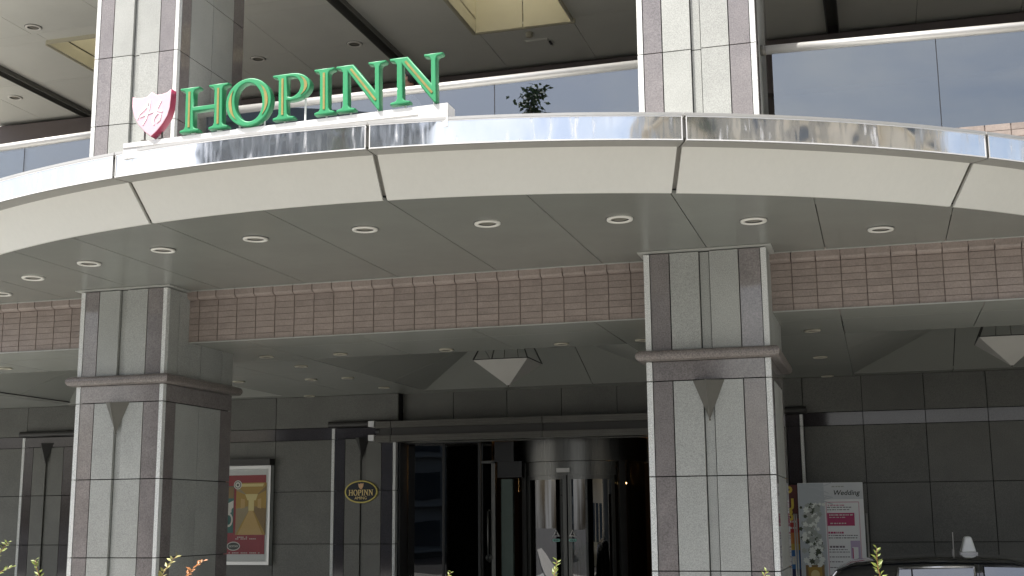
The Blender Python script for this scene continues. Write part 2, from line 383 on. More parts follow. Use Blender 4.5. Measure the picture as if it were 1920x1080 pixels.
# ------------------------------------------------------------------ tiled beam over the entrance, one per bay
ZC = H+1.92                  # lower ceiling
TY = 11.97
NR = 7; z_top = ZS-.10; zp_ = (z_top-ZC)/NR
tile_me = MB().box(-.1086, .1086, -.014, .0, .0024, zp_-.0024).mesh('tile'); tile_me.materials.append(TILE)
def toptile():
    w2 = .1086
    return MB().prism([(.0, 0), (0, .092), (-.075, .092), (-.075, .03), (-.06, .012), (-.02, .0)], -w2, w2, 'x').mesh('cap_tile')
cap_me = toptile(); cap_me.materials.append(TILE)
PT = .2275
def tile_field(th, xa, xb, z0, rows, zpitch, y, xs0):
    n = 0; x = xs0
    while x < xb:
        if x+PT > xa+.05 and x+PT < xb+.18:
            for r in range(rows):
                o = obj('tile', tile_me, None, th, loc=Vector((x+PT/2, y+random.uniform(-.0012, .0012), z0+r*zpitch))-th.location); n += 1
            if th.get('cap'):
                obj('cap_tile', cap_me, None, th, loc=Vector((x+PT/2, y, z0+rows*zpitch+.004))-th.location); n += 1
        x += PT
    return n
random.seed(3)
for xa, xb, lab, xs in ((-10.9, -8.215, 'mauve tiled beam under the canopy, left of the left column', -10.93),
                        (-7.153, -2.055, 'mauve tiled beam between the two granite columns above the entrance', -7.265),
                        (-.90, 2.7, 'mauve tiled beam under the canopy, right of the right column', -.935)):
    t = thing('tiled_beam', lab, 'tiled beam', ((xa+xb)/2, TY, ZC), 'tiled beams over the entrance'); t['cap'] = 1
    tile_field(t, xa, xb, ZC, NR, zp_, TY, xs); del t['cap']
    part('mortar_bed', MB().box(xa, xb, TY-.006, TY+.45, ZC+.004, ZS-.006), MORTAR, t)
    part('drip_trim', MB().box(xa, xb, TY-.03, TY-.008, ZC-.006, ZC+.003), TRIM, t)

# ------------------------------------------------------------------ lower ceiling with pyramid coffers
lc = thing('porch_ceiling', 'glossy grey metal ceiling over the porch with three pyramid shaped coffers', 'ceiling', (-4.58, 15, ZC))
BAY = 6.22; CW = 3.87; CYA, CYB = 13.67, 17.63
YR = [12.0, 12.61, CYA, 15.005, 16.37, CYB, 18.12]
def cpanel(xa, xb, ya, yb, m=CEIL): part('ceiling_panel', MB().box(xa+.004, xb-.004, ya+.004, yb-.004, ZC, ZC+.02), m, lc)
COX = [(-4.58-BAY-CW/2, -4.58-BAY+CW/2), (-4.58-CW/2, -4.58+CW/2), (-.288, -.288+CW)]
xs = [-17.8, -16.5, -15.2, -14.0]
for a, b in COX:
    if a-xs[-1] > 1.6: xs.append((a+xs[-1])/2)
    xs += [a, a+CW/3, a+2*CW/3, b]
for i in range(len(xs)-1):
    mid = (xs[i]+xs[i+1])/2; inc = any(a < mid < b for a, b in COX)
    for j in range(len(YR)-1):
        if inc and CYA < (YR[j]+YR[j+1])/2 < CYB: continue
        cpanel(xs[i], xs[i+1], YR[j], YR[j+1])
part('ceiling_backing', MB().box(-17.8, -12.7+.05, 12.5, 18.1, ZC+.022, ZC+.03), JOINT, lc)
SL = .39
for a, b in COX:
    hw = CW/2; hd = (CYB-CYA)/2; cxm = (a+b)/2; cym = (CYA+CYB)/2; hz = SL*hw
    apex = (cxm, cym, ZC+hz+.002)
    def face(p0, p1, m):
        """three strips up the slope of one triangular face"""
        p0 = Vector(p0); p1 = Vector(p1); A = Vector(apex); mdp = (p0+p1)/2
        up = A-mdp
        def top(u): return min(u, 1-u)*2
        for s0, s1 in ((0, 1/3), (1/3, 2/3), (2/3, 1)):
            g = .0012; q0, q1 = s0+g, s1-g
            us = [q0, q1]
            tops = [q1]+([.5] if q0 < .5 < q1 else [])+[q0]
            pts = [p0+(p1-p0)*u for u in us]+[p0+(p1-p0)*u+up*top(u) for u in tops]
            pts2 = []
            for p in pts:
                if not pts2 or (p-pts2[-1]).length > .004: pts2.append(p)
            n = len(pts2); th = Vector((0, 0, .012))
            mb = MB().add(pts2+[p+th for p in pts2], [tuple(range(n)), tuple(range(2*n-1, n-1, -1))]+[(i, (i+1) % n, n+(i+1) % n, n+i) for i in range(n)])
            part('coffer_panel', mb, m, lc)
    z = ZC+.002
    for p0, p1 in (((a, CYA, z), (a, CYB, z)), ((a, CYB, z), (b, CYB, z)), ((b, CYB, z), (b, CYA, z)), ((b, CYA, z), (a, CYA, z))): face(p0, p1, COFF)
for a, b in COX:
    part('coffer_backing', MB().add([(a, CYA, ZC+.05), (b, CYA, ZC+.05), (b, CYB, ZC+.05), (a, CYB, ZC+.05), ((a+b)/2, (CYA+CYB)/2, ZC+SL*CW/2+.05)], [(0, 1, 4), (1, 2, 4), (2, 3, 4), (3, 0, 4)]), JOINT, lc)
for xx in (-17.9, 3.72): part('end_closure', MB().box(xx, xx+.1, 12.03, 18.4, ZC-.01, ZC+.86), JOINT, lc)
part('front_closure', MB().box(-17.9, 3.82, 12.43, 12.46, ZC+.025, ZC+.86), JOINT, lc)
part('front_closure', MB().box(2.7, 3.82, 11.98, 12.02, ZC+.0, ZC+.86), UCEIL, lc)
part('roof_deck', MB().box(-17.9, 3.82, 12.05, 18.6, ZC+.86, ZC+.95), JOINT, lc)

# ------------------------------------------------------------------ back wall of the porch
YW = 17.9
wall = thing('porch_wall', 'dark grey granite panel wall behind the columns with a polished mauve band', 'wall', (-4.58, YW, 0))
ZB0, ZB1 = H+1.238, H+1.425
ZJ = [0, H-1.135, H-.345, H+.448, ZB0]
def wpanel(name, xa, xb, z0, z1, m, y=YW): part(name, MB().box(xa+.005, xb-.005, y, y+.03, z0+.005, z1-.005), m, wall)
def wallspan(xl):
    for a, b in zip(xl[:-1], xl[1:]):
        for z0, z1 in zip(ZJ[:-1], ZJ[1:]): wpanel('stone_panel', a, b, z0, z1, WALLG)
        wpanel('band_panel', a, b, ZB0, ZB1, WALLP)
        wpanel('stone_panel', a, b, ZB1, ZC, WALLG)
wallspan([-17.8, -16.95, -16.1, -15.3, -14.5, -13.7, -12.64])
wallspan([-12.64, -11.7, -10.83, -9.97, -9.105, -8.10])
wallspan([-1.0, -.2, .62, 1.42, 2.22, 3.05, 3.85])
part('wall_backing', MB().box(-17.8, -7.05, YW+.031, YW+.2, 0, ZC), JOINT, wall)
part('wall_backing', MB().box(-2.0, 3.9, YW+.031, YW+.2, 0, ZC), JOINT, wall)
# pilasters answering the columns
for pa, pb in ((-13.70, -12.66), (-8.10, -7.04), (-2.03, -1.0)):
    yp = YW-.10; wd = pb-pa
    X = [pa+wd*f for f in FR]
    def pp(name, a, b, z0, z1, m, y=yp): part(name, MB().box(a+.004, b-.004, y, YW+.02, z0+.005, z1-.005), m, wall)
    zz = [0, H-1.135, H-.345, H+.448, ZB0]
    for z0, z1 in zip(zz[:-1], zz[1:]):
        pp('pilaster_strip', X[0], X[1], z0, z1, STRIP, yp-.004); pp('pilaster_strip', X[6], X[7], z0, z1, STRIP, yp-.004)
        pp('pilaster_panel', X[1], X[2], z0, z1, WALLP); pp('pilaster_panel', X[5], X[6], z0, z1, WALLP)
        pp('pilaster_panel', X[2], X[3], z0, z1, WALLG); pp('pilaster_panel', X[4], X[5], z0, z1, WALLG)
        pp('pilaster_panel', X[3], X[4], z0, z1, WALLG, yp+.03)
    pp('pilaster_strip', X[0], X[1], ZB0, ZB1-.02, STRIP, yp-.004); pp('pilaster_strip', X[6], X[7], ZB0, ZB1-.02, STRIP, yp-.004)
    pp('pilaster_panel', X[1], X[6], ZB0, ZB1-.02, WALLP)
    part('pilaster_ledge', MB().prism([(yp-.045+.045*(1-cos(RAD(a))), H+1.458+.05*sin(RAD(a))) for a in range(-90, 91, 20)]+[(YW, H+1.508), (YW, H+1.408)], pa-.05, pb+.05, 'x'), DARKM, wall)
    if pa > -9: pp('stone_panel', pa, pb, H+1.51, ZC, WALLG, YW-.02)
    else: pp('stone_panel', pa, pb, H+1.51, ZC, WALLG, YW-.002)
# wall over the entrance
xo = [-7.03, -6.206, -5.355, -4.507, -3.666, -2.85, -2.03]
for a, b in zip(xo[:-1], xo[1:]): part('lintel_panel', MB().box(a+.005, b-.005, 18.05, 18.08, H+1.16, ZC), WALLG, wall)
part('lintel_backing', MB().box(-7.03, -2.03, 18.081, 18.3, H+1.18, ZC), JOINT, wall)
part('reveal', MB().box(-7.04, -7.0, 17.88, 18.25, 0, H+1.17), BLACK, wall)
part('reveal', MB().box(-2.06, -2.02, 17.88, 18.25, 0, H+1.17), BLACK, wall)

# lobby shell behind the glass
lob = thing('lobby', 'dim hotel lobby behind the dark entrance glass', 'lobby', (-4.5, 22, 0))
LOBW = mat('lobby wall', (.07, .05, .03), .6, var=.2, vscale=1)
part('lobby_wall', MB().box(-9, -8.8, 18.3, 26, 0, 3.6), LOBW, lob); part('lobby_wall', MB().box(.2, .4, 18.3, 26, 0, 3.6), LOBW, lob)
part('lobby_wall', MB().box(-9, .4, 26, 26.2, 0, 3.6), LOBW, lob); part('lobby_ceiling', MB().box(-9, .4, 18.3, 26, 3.3, 3.5), LOBW, lob)
part('lobby_wall', MB().box(-9, -7.0, 18.25, 18.35, 0, 3.6), LOBW, lob); part('lobby_wall', MB().box(-2.0, .4, 18.25, 18.35, 0, 3.6), LOBW, lob)
BULB = mat('lit bulb', (1, .6, .25), .5, emit=(1, .55, .2), estr=9)
for k, (x, y, z) in enumerate(((-6.75, 21.5, 2.45), (-5.55, 21.5, 2.62), (-5.42, 21.5, 2.62), (-4.55, 21.5, 2.55), (-4.38, 21.5, 2.55), (-4.33, 21.9, 2.56), (-3.72, 21.5, 2.42))):
    solid('lobby_lamp', 'small warm lit lamp inside the lobby, %s from the left' % ORD[k], 'lamp', MB().lathe([(0, -.02), (.018, -.012), (.022, 0), (.018, .012), (.007, .02), (.006, .75), (0, .75)], (x, y, z), 10), BULB, (x, y, z), 'warm lamps in the lobby', True)

# ------------------------------------------------------------------ balcony level
bal = thing('balcony', 'open upper balcony with dark grey ceiling boards and cream skylight recesses', 'balcony', (-4.58, 15, H+3.4))
part('floor_slab', MB().box(-18, 4, 12.03, 18.6, H+3.1, H+3.42), mat('balcony floor', (.3, .29, .27), .7, var=.08), bal)
part('upstand', MB().box(-15, -.91, TY, TY+.1, H+2.5, H+3.54), mat('upstand tile', (.34, .27, .24), .5, var=.08), bal)
part('back_wall', MB().box(-15, 4, 18.35, 18.6, H+3.42, H+7.35), mat('balcony back wall', (.11, .095, .09), .6, var=.08), bal)
YU = [11.56, 13.1, 14.66, 15.06, 16.56, 18.3]
sky_x = [(-5.345-BAY, -3.905-BAY), (-5.345, -3.905), (.875, 2.3)]
xu = []
slots = [-13.02, -6.83, -.30]
x = -15.0
edges = sorted(set([-15.0, -14.0, -13.10, -12.94, sky_x[0][0], sky_x[0][1], -9.4, -8.35, -6.91, -6.75, sky_x[1][0], sky_x[1][1], -2.6, -1.5, -.38, -.22, sky_x[2][0], sky_x[2][1], 3.4]))
for i in range(len(edges)-1):
    xa, xb = edges[i], edges[i+1]; mid = (xa+xb)/2
    slot = any(abs(mid-s) < .1 for s in slots)
    sky_ = any(a < mid < b for a, b in sky_x)
    for j in range(len(YU)-1):
        ya, yb = YU[j], YU[j+1]
        if sky_ and j == 3: continue
        zz = ZUP+(.16 if slot else (0 if j < 2 else .05))
        part('slot_panel' if slot else 'ceiling_board', MB().box(xa+(.0 if slot else .004), xb-(.0 if slot else .004), ya+.003, yb-.003, zz, zz+.03), SLOTM if slot else UCEIL, bal)
part('ceiling_step', MB().box(-15, 3.4, 14.655, 14.675, ZUP-.002, ZUP+.055), UCEIL, bal)
for s in slots:
    for e in (-.085, .085): part('slot_lip', MB().box(s+e-.006, s+e+.006, 11.6, 18.3, ZUP-.03, ZUP+.16), SLOTM, bal)
for a, b in sky_x:
    z1 = ZUP+.95; ya, yb = YU[3], YU[4]
    for q in ((a-.03, a, ya-.03, yb+.03), (b, b+.03, ya-.03, yb+.03)): part('skylight_side', MB().box(*q, ZUP-.006, z1), CREAM, bal)
    part('skylight_side', MB().box(a, b, ya-.03, ya, ZUP-.006, z1), CREAM, bal)
    for q0, q1 in ((a, (a+b)/2-.006), ((a+b)/2+.006, b)): part('skylight_side', MB().box(q0, q1, yb, yb+.03, ZUP-.006, z1), CREAM, bal)
    part('skylight_lip', MB().box(a-.05, b+.05, yb+.03, yb+.06, ZUP-.016, ZUP+.05), CREAM, bal)
    part('skylight_lip', MB().box(a-.06, a-.03, ya, yb+.03, ZUP-.016, ZUP+.05), CREAM, bal)
def transl():
    M = bpy.data.materials.new('frosted skylight'); M.use_nodes = True; N = M.node_tree.nodes; N.remove(N['Principled BSDF'])
    t = N.new('ShaderNodeBsdfTranslucent'); t.inputs[0].default_value = (.75, .73, .66, 1); M.node_tree.links.new(t.outputs[0], N['Material Output'].inputs[0]); return M
FROST = transl()
for a, b in sky_x: part('skylight_pane', MB().box(a-.03, b+.03, YU[3]-.03, YU[4]+.03, ZUP+.95, ZUP+.97), FROST, bal)
for i in range(len(edges)-1):
    xa, xb = edges[i], edges[i+1]; mid = (xa+xb)/2
    for ya, yb in (((11.6, YU[3]-.04), (YU[4]+.04, 18.6)) if any(a < mid < b for a, b in sky_x) else ((11.6, 18.6),)):
        part('ceiling_backing', MB().box(xa-.03 if not any(abs(xa-v) < .01 for p_ in sky_x for v in p_) else xa, xb, ya, yb, ZUP+.2, ZUP+.22), JOINT, bal)
part('ceiling_backing', MB().box(3.4, 4.2, 11.6, 18.6, ZUP, ZUP+.02), UCEIL, bal)
# roof over the balcony with openings for the skylights
rx = [-15.2]+[v for a, b in sky_x for v in (a-.04, b+.04)]+[4.2]
for i in range(len(rx)-1):
    if i % 2 == 0: part('roof_slab', MB().box(rx[i], rx[i+1], 11.56, 18.7, ZUP+.3, ZUP+.6), ROOFS, bal)
    else:
        part('roof_slab', MB().box(rx[i], rx[i+1], 11.56, YU[3]-.04, ZUP+.3, ZUP+.6), ROOFS, bal); part('roof_slab', MB().box(rx[i], rx[i+1], YU[4]+.04, 18.7, ZUP+.3, ZUP+.6), ROOFS, bal)
part('roof_fascia', MB().box(-15.2, 4.2, 11.56, 11.62, ZUP-.02, ZUP+.6), UCEIL, bal)
# far beam with its row of hooks
part('far_beam', MB().box(-15, 4, 18.12, 18.34, H+6.2, ZUP-.03), mat('far beam paint', (.13, .108, .104), .6, var=.06), bal)
hook = MB().tube([(0, 0, .09), (0, 0, .02), (0, -.03, 0), (0, -.05, .02)], .011, 6).mesh('hook'); hook.materials.append(BLACK)
for i in range(18): obj('hook', hook, None, bal, loc=Vector((-6.0+i*.497, 18.09, H+6.62))-bal.location)

part('rear_closure', MB().box(-18, 5.1, 18.62, 18.8, 3.52, ZUP+.6), UCEIL, bal)
# tiled parapet on the right
t = thing('tiled_parapet', 'mauve tiled parapet below the balcony glass at the far right', 'parapet', (.9, TY, H+2.98))
tile_field(t, -.90, 2.7, H+2.98, 9, zp_, TY, -.935)
part('mortar_bed', MB().box(-.9, 2.7, TY-.006, TY+.1, H+2.5, H+3.57), MORTAR, t)

# railings, one per bay: rail ends follow the slight fall of the real balcony edge
RR = .046
for k, (xa, za, xb, zb, js, ga, lab) in enumerate(((-10.9, 4.335, -8.216, 4.425, [-9.431], -10.9, 'balcony railing with tinted glass, left of the left column'),
                                   (-7.15, 4.520, -2.055, 4.540, [-5.40, -3.658], -7.05, 'balcony railing with tinted glass between the two columns, behind the green letters'),
                                   (-.90, 4.543, 2.6, 4.475, [.738], -.797, 'balcony railing with tinted glass, right of the right column'))):
    t = thing('balcony_railing', lab, 'railing', ((xa+xb)/2, TY, H+3.55), 'glass balcony railings')
    part('handrail', MB().tube([(xa, TY, H+za), ((xa+xb)/2, TY, H+(za+zb)/2), (xb, TY, H+zb)], RR, 16), RAIL, t, True)
    def zr(x): return H+za+(zb-za)*(x-xa)/(xb-xa)
    gx = [ga]+js+[xb-.01]
    for a, b in zip(gx[:-1], gx[1:]):
        pts = [(a+.004, H+3.555), (b-.004, H+3.555), (b-.004, zr(b)-.02), (a+.004, zr(a)-.02)]
        part('glass_pane', MB().prism(pts, TY+.006, TY-.006, 'y'), GLASS, t)
    for x in js: part('glass_joint', MB().box(x-.004, x+.004, TY-.008, TY+.01, H+3.555, zr(x)-.03), BLACK, t)
    if k == 2: part('end_collar', MB().tube([(xa, TY, H+za), (xa+.05, TY, H+za)], RR+.008, 16), BRONZE, t, True)

# ================================================================== THINGS
# ------------------------------------------------------------------ downlights
def downlight(x, y, z, r, lab, grp, rm=None):
    t = thing('downlight', lab, 'downlight', (x, y, z), grp); t.rotation_euler = (sin(x*7)*.02, cos(x*5)*.02, 0)
    part('ring', MB().lathe([(r*.68, -.004), (r*.72, -.016), (r*.97, -.016), (r, -.010), (r, .001), (r*.68, .001)], (x, y, z), 28, close=True), rm or RINGW, t, True)
    part('painted_shadow_ring', MB().lathe([(r*.98, -.002), (r*1.07, -.002), (r*1.07, .0005), (r*.98, .0005)], (x, y, z), 28, close=True), BLACK, t)  # black ring laid on as the recess shadow round the fitting
    part('baffle', MB().lathe([(r*.69, -.008), (r*.60, -.003), (r*.56, -.002)], (x, y, z), 24), DARKM, t, True)
    part('lens', MB().lathe([(r*.565, -.0025), (r*.3, -.0035), (0, -.004)], (x, y, z), 24), DLIN, t, True)
DL = [(-9.125, 11.341), (-8.218, 10.681), (-7.25, 10.238), (-6.248, 9.934), (-5.224, 9.783), (-4.158, 9.745), (-3.088, 9.872), (-1.986, 10.077), (-.915, 10.493), (.12, 11.171)]
for i, (x, y) in enumerate(DL): downlight(x, y, ZS, .112, 'round white ringed downlight in the canopy soffit, %s from the left' % ORD[i], 'downlights along the canopy edge')
LD = [(-10.455, 13.165, 'far left of the left column'), (-8.50, 15.55, 'just right of the left column at mid depth'), (-6.888, 13.257, 'near the left column, front row'), (-5.978, 13.333, 'front row, second right of the left column'),
      (-6.916, 14.246, 'left of the coffer, second row'), (-7.453, 15.66, 'left of the coffer, third row, dark lens'), (-6.904, 15.658, 'left of the coffer, third row'), (-6.917, 16.996, 'left of the coffer, rearmost'), (-8.47, 17.75, 'close to the back wall left of the pilaster'),
      (-4.693, 13.406, 'front row, left of the pendant lamp'), (-3.33, 13.384, 'front row, right of the pendant lamp'), (-2.42, 13.4, 'front row, touching the right column'), (-.606, 13.3, 'right of the right column, front'), (-.633, 15.606, 'right of the right column, middle'), (-.638, 17.78, 'right of the right column, at the wall')]
for x, y, wh in LD: downlight(x, y, ZC, .085, 'small porch ceiling downlight, '+wh, 'downlights in the porch ceiling', mat('dimmed downlight ring', (.50, .465, .37), .4))  # yellowish ring colour, darkened to stand for the weaker light under the porch
for x, y, wh in ((-11.37, 14.44, 'at the upper left corner, before the left column'), (-13.7, 17.05, 'far left beyond the dark slot'), (-8.95, 16.67, 'above the first letters of the sign'), (-7.27, 16.55, 'above the middle letters of the sign')):
    downlight(x, y, ZUP+(.05 if y > 14.66 else 0), .115, 'recessed balcony ceiling downlight, '+wh, 'downlights in the balcony ceiling')
x, y = -4.63, 16.93
solid('sprinkler_head', 'small cream sprinkler head on the balcony ceiling below the skylight', 'sprinkler', MB().lathe([(0, -.07), (.05, -.06), (.055, -.04), (.03, -.03), (.06, -.012), (.06, 0), (0, 0)], (x, y, ZUP+.05), 16), CREAM, (x, y, ZUP), smooth=True)
t = thing('ceiling_hatch', 'small square access hatch in the balcony ceiling beside the sprinkler', 'hatch', (-4.6, 17.37, ZUP+.05))
part('frame', MB().box(-4.78, -4.42, 17.2, 17.54, ZUP+.042, ZUP+.049), UCEIL, t); part('door', MB().box(-4.76, -4.44, 17.22, 17.52, ZUP+.036, ZUP+.041), UCEIL, t); part('latch', MB().box(-4.43, -4.40, 17.3, 17.42, ZUP+.02, ZUP+.041), DARKM, t)

# ------------------------------------------------------------------ pendant lamps in the coffers
def pendant(x, y, lab):
    z0, z1 = H+1.715, H+2.03; h = .365
    t = thing('pendant_lamp', lab, 'lamp', (x, y, z0), 'pyramid pendant lamps')
    th = .012
    for a, b in (((-h, -h), (h, -h)), ((h, -h), (h, h)), ((h, h), (-h, h)), ((-h, h), (-h, -h))):
        part('shade_face', MB().add([(x+a[0], y+a[1], z1), (x+b[0], y+b[1], z1), (x, y, z0), (x+a[0]*.95, y+a[1]*.95, z1), (x+b[0]*.95, y+b[1]*.95, z1), (x, y, z0+.02)], [(0, 1, 2), (3, 5, 4), (0, 3, 4, 1), (1, 4, 5, 2), (2, 5, 3, 0)]), LAMPW, t)
    part('tip', MB().lathe([(0, -.012), (.012, -.004), (.016, .012), (0, .02)], (x, y, z0), 10), BRONZE, t, True)
    part('rim', MB().box(x-h, x+h, y-h-.006, y-h+.006, z1, z1+.012).box(x-h, x+h, y+h-.006, y+h+.006, z1, z1+.012).box(x-h-.006, x-h+.006, y-h, y+h, z1+.001, z1+.013).box(x+h-.006, x+h+.006, y-h, y+h, z1+.001, z1+.013), DARKM, t)
    for sx, sy in ((-1, -1), (1, -1), (1, 1), (-1, 1)):
        part('cable', MB().tube([(x+sx*h, y+sy*h, z1), (x+sx*.12, y+sy*.12, ZC+.72)], .009, 6), DARKM, t)
    for q in (-.18, 0, .2): part('cable', MB().tube([(x+q, y-.2, z1-.02), (x+q*.5, y-.05, ZC+.7)], .005, 5), BRONZE, t)
    part('lamp_tray', MB().box(x-h*.8, x+h*.8, y-h*.8, y+h*.8, z1-.06, z1-.045), WHITE, t)
    part('canopy_plate', MB().lathe([(0, .74), (.16, .74), (.16, .70), (0, .70)], (x, y, ZC-.03), 16), DARKM, t)
pendant(-4.62, 15.65, 'inverted white pyramid pendant lamp hanging between the two columns')
pendant(1.545, 15.65, 'inverted white pyramid pendant lamp at the right edge, partly out of frame')

# ------------------------------------------------------------------ wedge wall lights
def sconce(x, yf, ztop, w_, h_, d_, m, lab, grp):
    t = thing('wall_light', lab, 'wall light', (x, yf, ztop), grp)
    L_ = (x-w_/2, yf-.002, ztop); R_ = (x+w_/2, yf-.002, ztop); F_ = (x-.005, yf-d_, ztop-.012); A_ = (x, yf-.012, ztop-h_)
    part('shade', MB().add([L_, F_, A_, (L_[0]+.008, L_[1], L_[2]), (F_[0]+.004, F_[1]+.012, F_[2])], [(0, 1, 2), (3, 2, 4), (0, 3, 4, 1), (0, 2, 3)]), m, t)
    part('shade', MB().add([R_, F_, A_, (R_[0]-.008, R_[1], R_[2]), (F_[0]-.004, F_[1]+.012, F_[2])], [(0, 2, 1), (3, 4, 2), (0, 1, 4, 3), (0, 3, 2)]), m, t)
    part('front_rib', MB().tube([(F_[0], F_[1]-.003, F_[2]+.004), (A_[0], A_[1]-.004, A_[2])], .006, 6), m, t)
    part('finial', MB().lathe([(0, -.012), (.008, -.005), (.010, .006), (0, .012)], (A_[0], A_[1], A_[2]), 8), m, t, True)
    part('back_plate', MB().add([(L_[0]+.01, yf-.006, ztop-.01), (R_[0]-.01, yf-.006, ztop-.01), (x, yf-.006, ztop-h_+.03), (L_[0]+.01, yf-.001, ztop-.01), (R_[0]-.01, yf-.001, ztop-.01), (x, yf-.001, ztop-h_+.03)], [(0, 1, 2), (5, 4, 3), (0, 3, 4, 1), (1, 4, 5, 2), (2, 5, 3, 0)]), DARKM, t)
sconce(-7.70, 11.5, H+1.255, .29, .33, .13, BRONZE, 'grey metal wedge wall light on the left column', 'wedge wall lights')
sconce(-1.475, 11.5, H+1.245, .29, .365, .17, BRONZE, 'grey metal wedge wall light on the right column', 'wedge wall lights')
sconce(-7.585, 17.8, H+1.255, .24, .33, .14, DARKM, 'dark wedge wall light on the pilaster above the oval plaque', 'wedge wall lights')
sconce(-13.22, 17.8, H+1.31, .26, .33, .14, DARKM, 'dark wedge wall light on the far left pilaster', 'wedge wall lights')

# ------------------------------------------------------------------ roof sign HOPINN
def L_H(): return [[(0,0),(.46,0),(.455,.05),(.36,.075),(.33,.13),(.33,.45),(.82,.45),(.82,.13),(.79,.075),(.695,.05),(.69,0),(1.15,0),(1.145,.05),(1.05,.075),(1.02,.13),(1.02,.87),(1.05,.925),(1.145,.95),(1.15,1),(.69,1),(.695,.95),(.79,.925),(.82,.87),(.82,.555),(.33,.555),(.33,.87),(.36,.925),(.455,.95),(.46,1),(0,1),(.005,.95),(.10,.925),(.13,.87),(.13,.13),(.10,.075),(.005,.05)]]
def L_O(): return [ell(.53, .5, .53, .54, 44), ell(.53, .5, .315, .44, 36, tilt=RAD(9))]
def L_P():
    o = [(0,0),(.50,0),(.495,.05),(.37,.075),(.335,.13),(.335,.405)]+ell(.44, .70, .44, .30, 22, RAD(-100), RAD(88), closed=False)+[(.30,1),(0,1),(.005,.95),(.10,.925),(.135,.87),(.135,.13),(.10,.075),(.005,.05)]
    return [o, [(.335,.50)]+ell(.41, .70, .235, .225, 18, RAD(-88), RAD(88), closed=False)+[(.335,.925)]]
def L_I(): return [[(0,0),(.46,0),(.455,.05),(.36,.075),(.33,.13),(.33,.87),(.36,.925),(.455,.95),(.46,1),(0,1),(.005,.95),(.10,.925),(.13,.87),(.13,.13),(.10,.075),(.005,.05)]]
def L_N(): return [[(0,0),(.43,0),(.425,.05),(.31,.075),(.275,.13),(.275,.845),(.94,-.05),(1.0,-.05),(1.0,.87),(1.03,.925),(1.135,.95),(1.14,1),(.74,1),(.745,.95),(.85,.925),(.885,.87),(.885,.36),(.39,1),(0,1),(.005,.95),(.10,.925),(.15,.86),(.15,.13),(.12,.075),(.005,.05)]]
LET = {'H': (L_H, 1.15), 'O': (L_O, 1.06), 'P': (L_P, .88), 'I': (L_I, .46), 'N': (L_N, 1.14)}
def bar(x0, y0, x1, y1, w_):
    d = Vector((x1-x0, y1-y0)).normalized(); n = Vector((-d.y, d.x))*w_/2
    return [(x0-n.x, y0-n.y), (x1-n.x, y1-n.y), (x1+n.x, y1+n.y), (x0+n.x, y0+n.y)]
def crescent(cx, cy, rx, ry, a0, a1, w_, n=14):
    o = []; i_ = []
    for k in range(n+1):
        a = a0+(a1-a0)*k/n; f = sin(pi*k/n); o.append((cx+rx*cos(a), cy+ry*sin(a))); i_.append((cx+(rx-w_*f)*cos(a), cy+(ry-w_*f*.3)*sin(a)))
    return o+i_[::-1][1:-1]
INL = {'H': [bar(.23, .1, .23, .9, .045), bar(.92, .1, .92, .9, .045)], 'O': [crescent(.53, .5, .455, .46, RAD(140), RAD(235), .07), crescent(.53, .5, .455, .46, RAD(-45), RAD(55), .07)],
       'P': [bar(.235, .1, .235, .9, .045), crescent(.44, .70, .37, .25, RAD(-55), RAD(60), .07)], 'I': [bar(.23, .1, .23, .9, .045)], 'N': [bar(.345, .90, .91, .155, .045)]}
SY = 8.50
sign = thing('roof_sign', 'raised green serif letters reading HOPINN with gold inlays on the canopy edge', 'sign', (-4.2, SY, H+2.98))
sign_parts = []
ROLLS = .018
def zsign(x): return H+3.06+(x+5.2)*ROLLS*1.35
for ch, xa, xb in (('H', -5.225, -4.80), ('O', -4.815, -4.42), ('P', -4.405, -4.085), ('I', -4.05, -3.885), ('N', -3.865, -3.455), ('N', -3.42, -2.995)):
    fn, W_ = LET[ch]; sx = (xb-xa+.004)/W_; hh = .372 if ch != 'O' else .366
    me = curve_mesh('letter', [[(x*sx, y*hh) for x, y in pl] for pl in fn()], .055, .008, 1)
    o = obj('letter', me, GREEN_SHADE, sign, loc=Vector((xa, SY, zsign(xa)))-sign.location); o.rotation_euler = (0, -ROLLS, 0)
    me.materials.append(GREEN)
    for p in me.polygons: p.material_index = 1 if p.normal.y < -.5 else 0
    o['label'] = 'green letter %s with gold inlay' % ch
    for pl_ in INL[ch]: obj('gold_inlay', curve_mesh('gold_inlay', [[(x*sx, y*hh) for x, y in pl_]], .006), GOLD, o, loc=(0, -.0375, 0))
    for fx in ((.25, .8) if W_ > .6 else (.5,)):
        xx = xa+(xb-xa)*fx
        part('bracket', MB().tube([(xx, SY+.02, H+3.0), (xx, SY+.02, zsign(xx)+(.17 if ch == 'P' and fx > .5 else .03))], .008, 6).box(xx-.02, xx+.02, SY, SY+.04, H+3.035, H+3.06), WHITE, sign)
part('base_box', MB().prism([(-5.75, H+2.90), (-2.965, H+2.90), (-2.965, H+3.085), (-5.75, H+3.028)], SY-.01, SY+.16, 'y'), WHITE, sign)
part('base_lip', MB().prism([(-5.75, H+2.985), (-3.2, H+3.01), (-3.2, H+3.016), (-5.75, H+2.991)], SY-.016, SY-.011, 'y'), RAIL, sign)

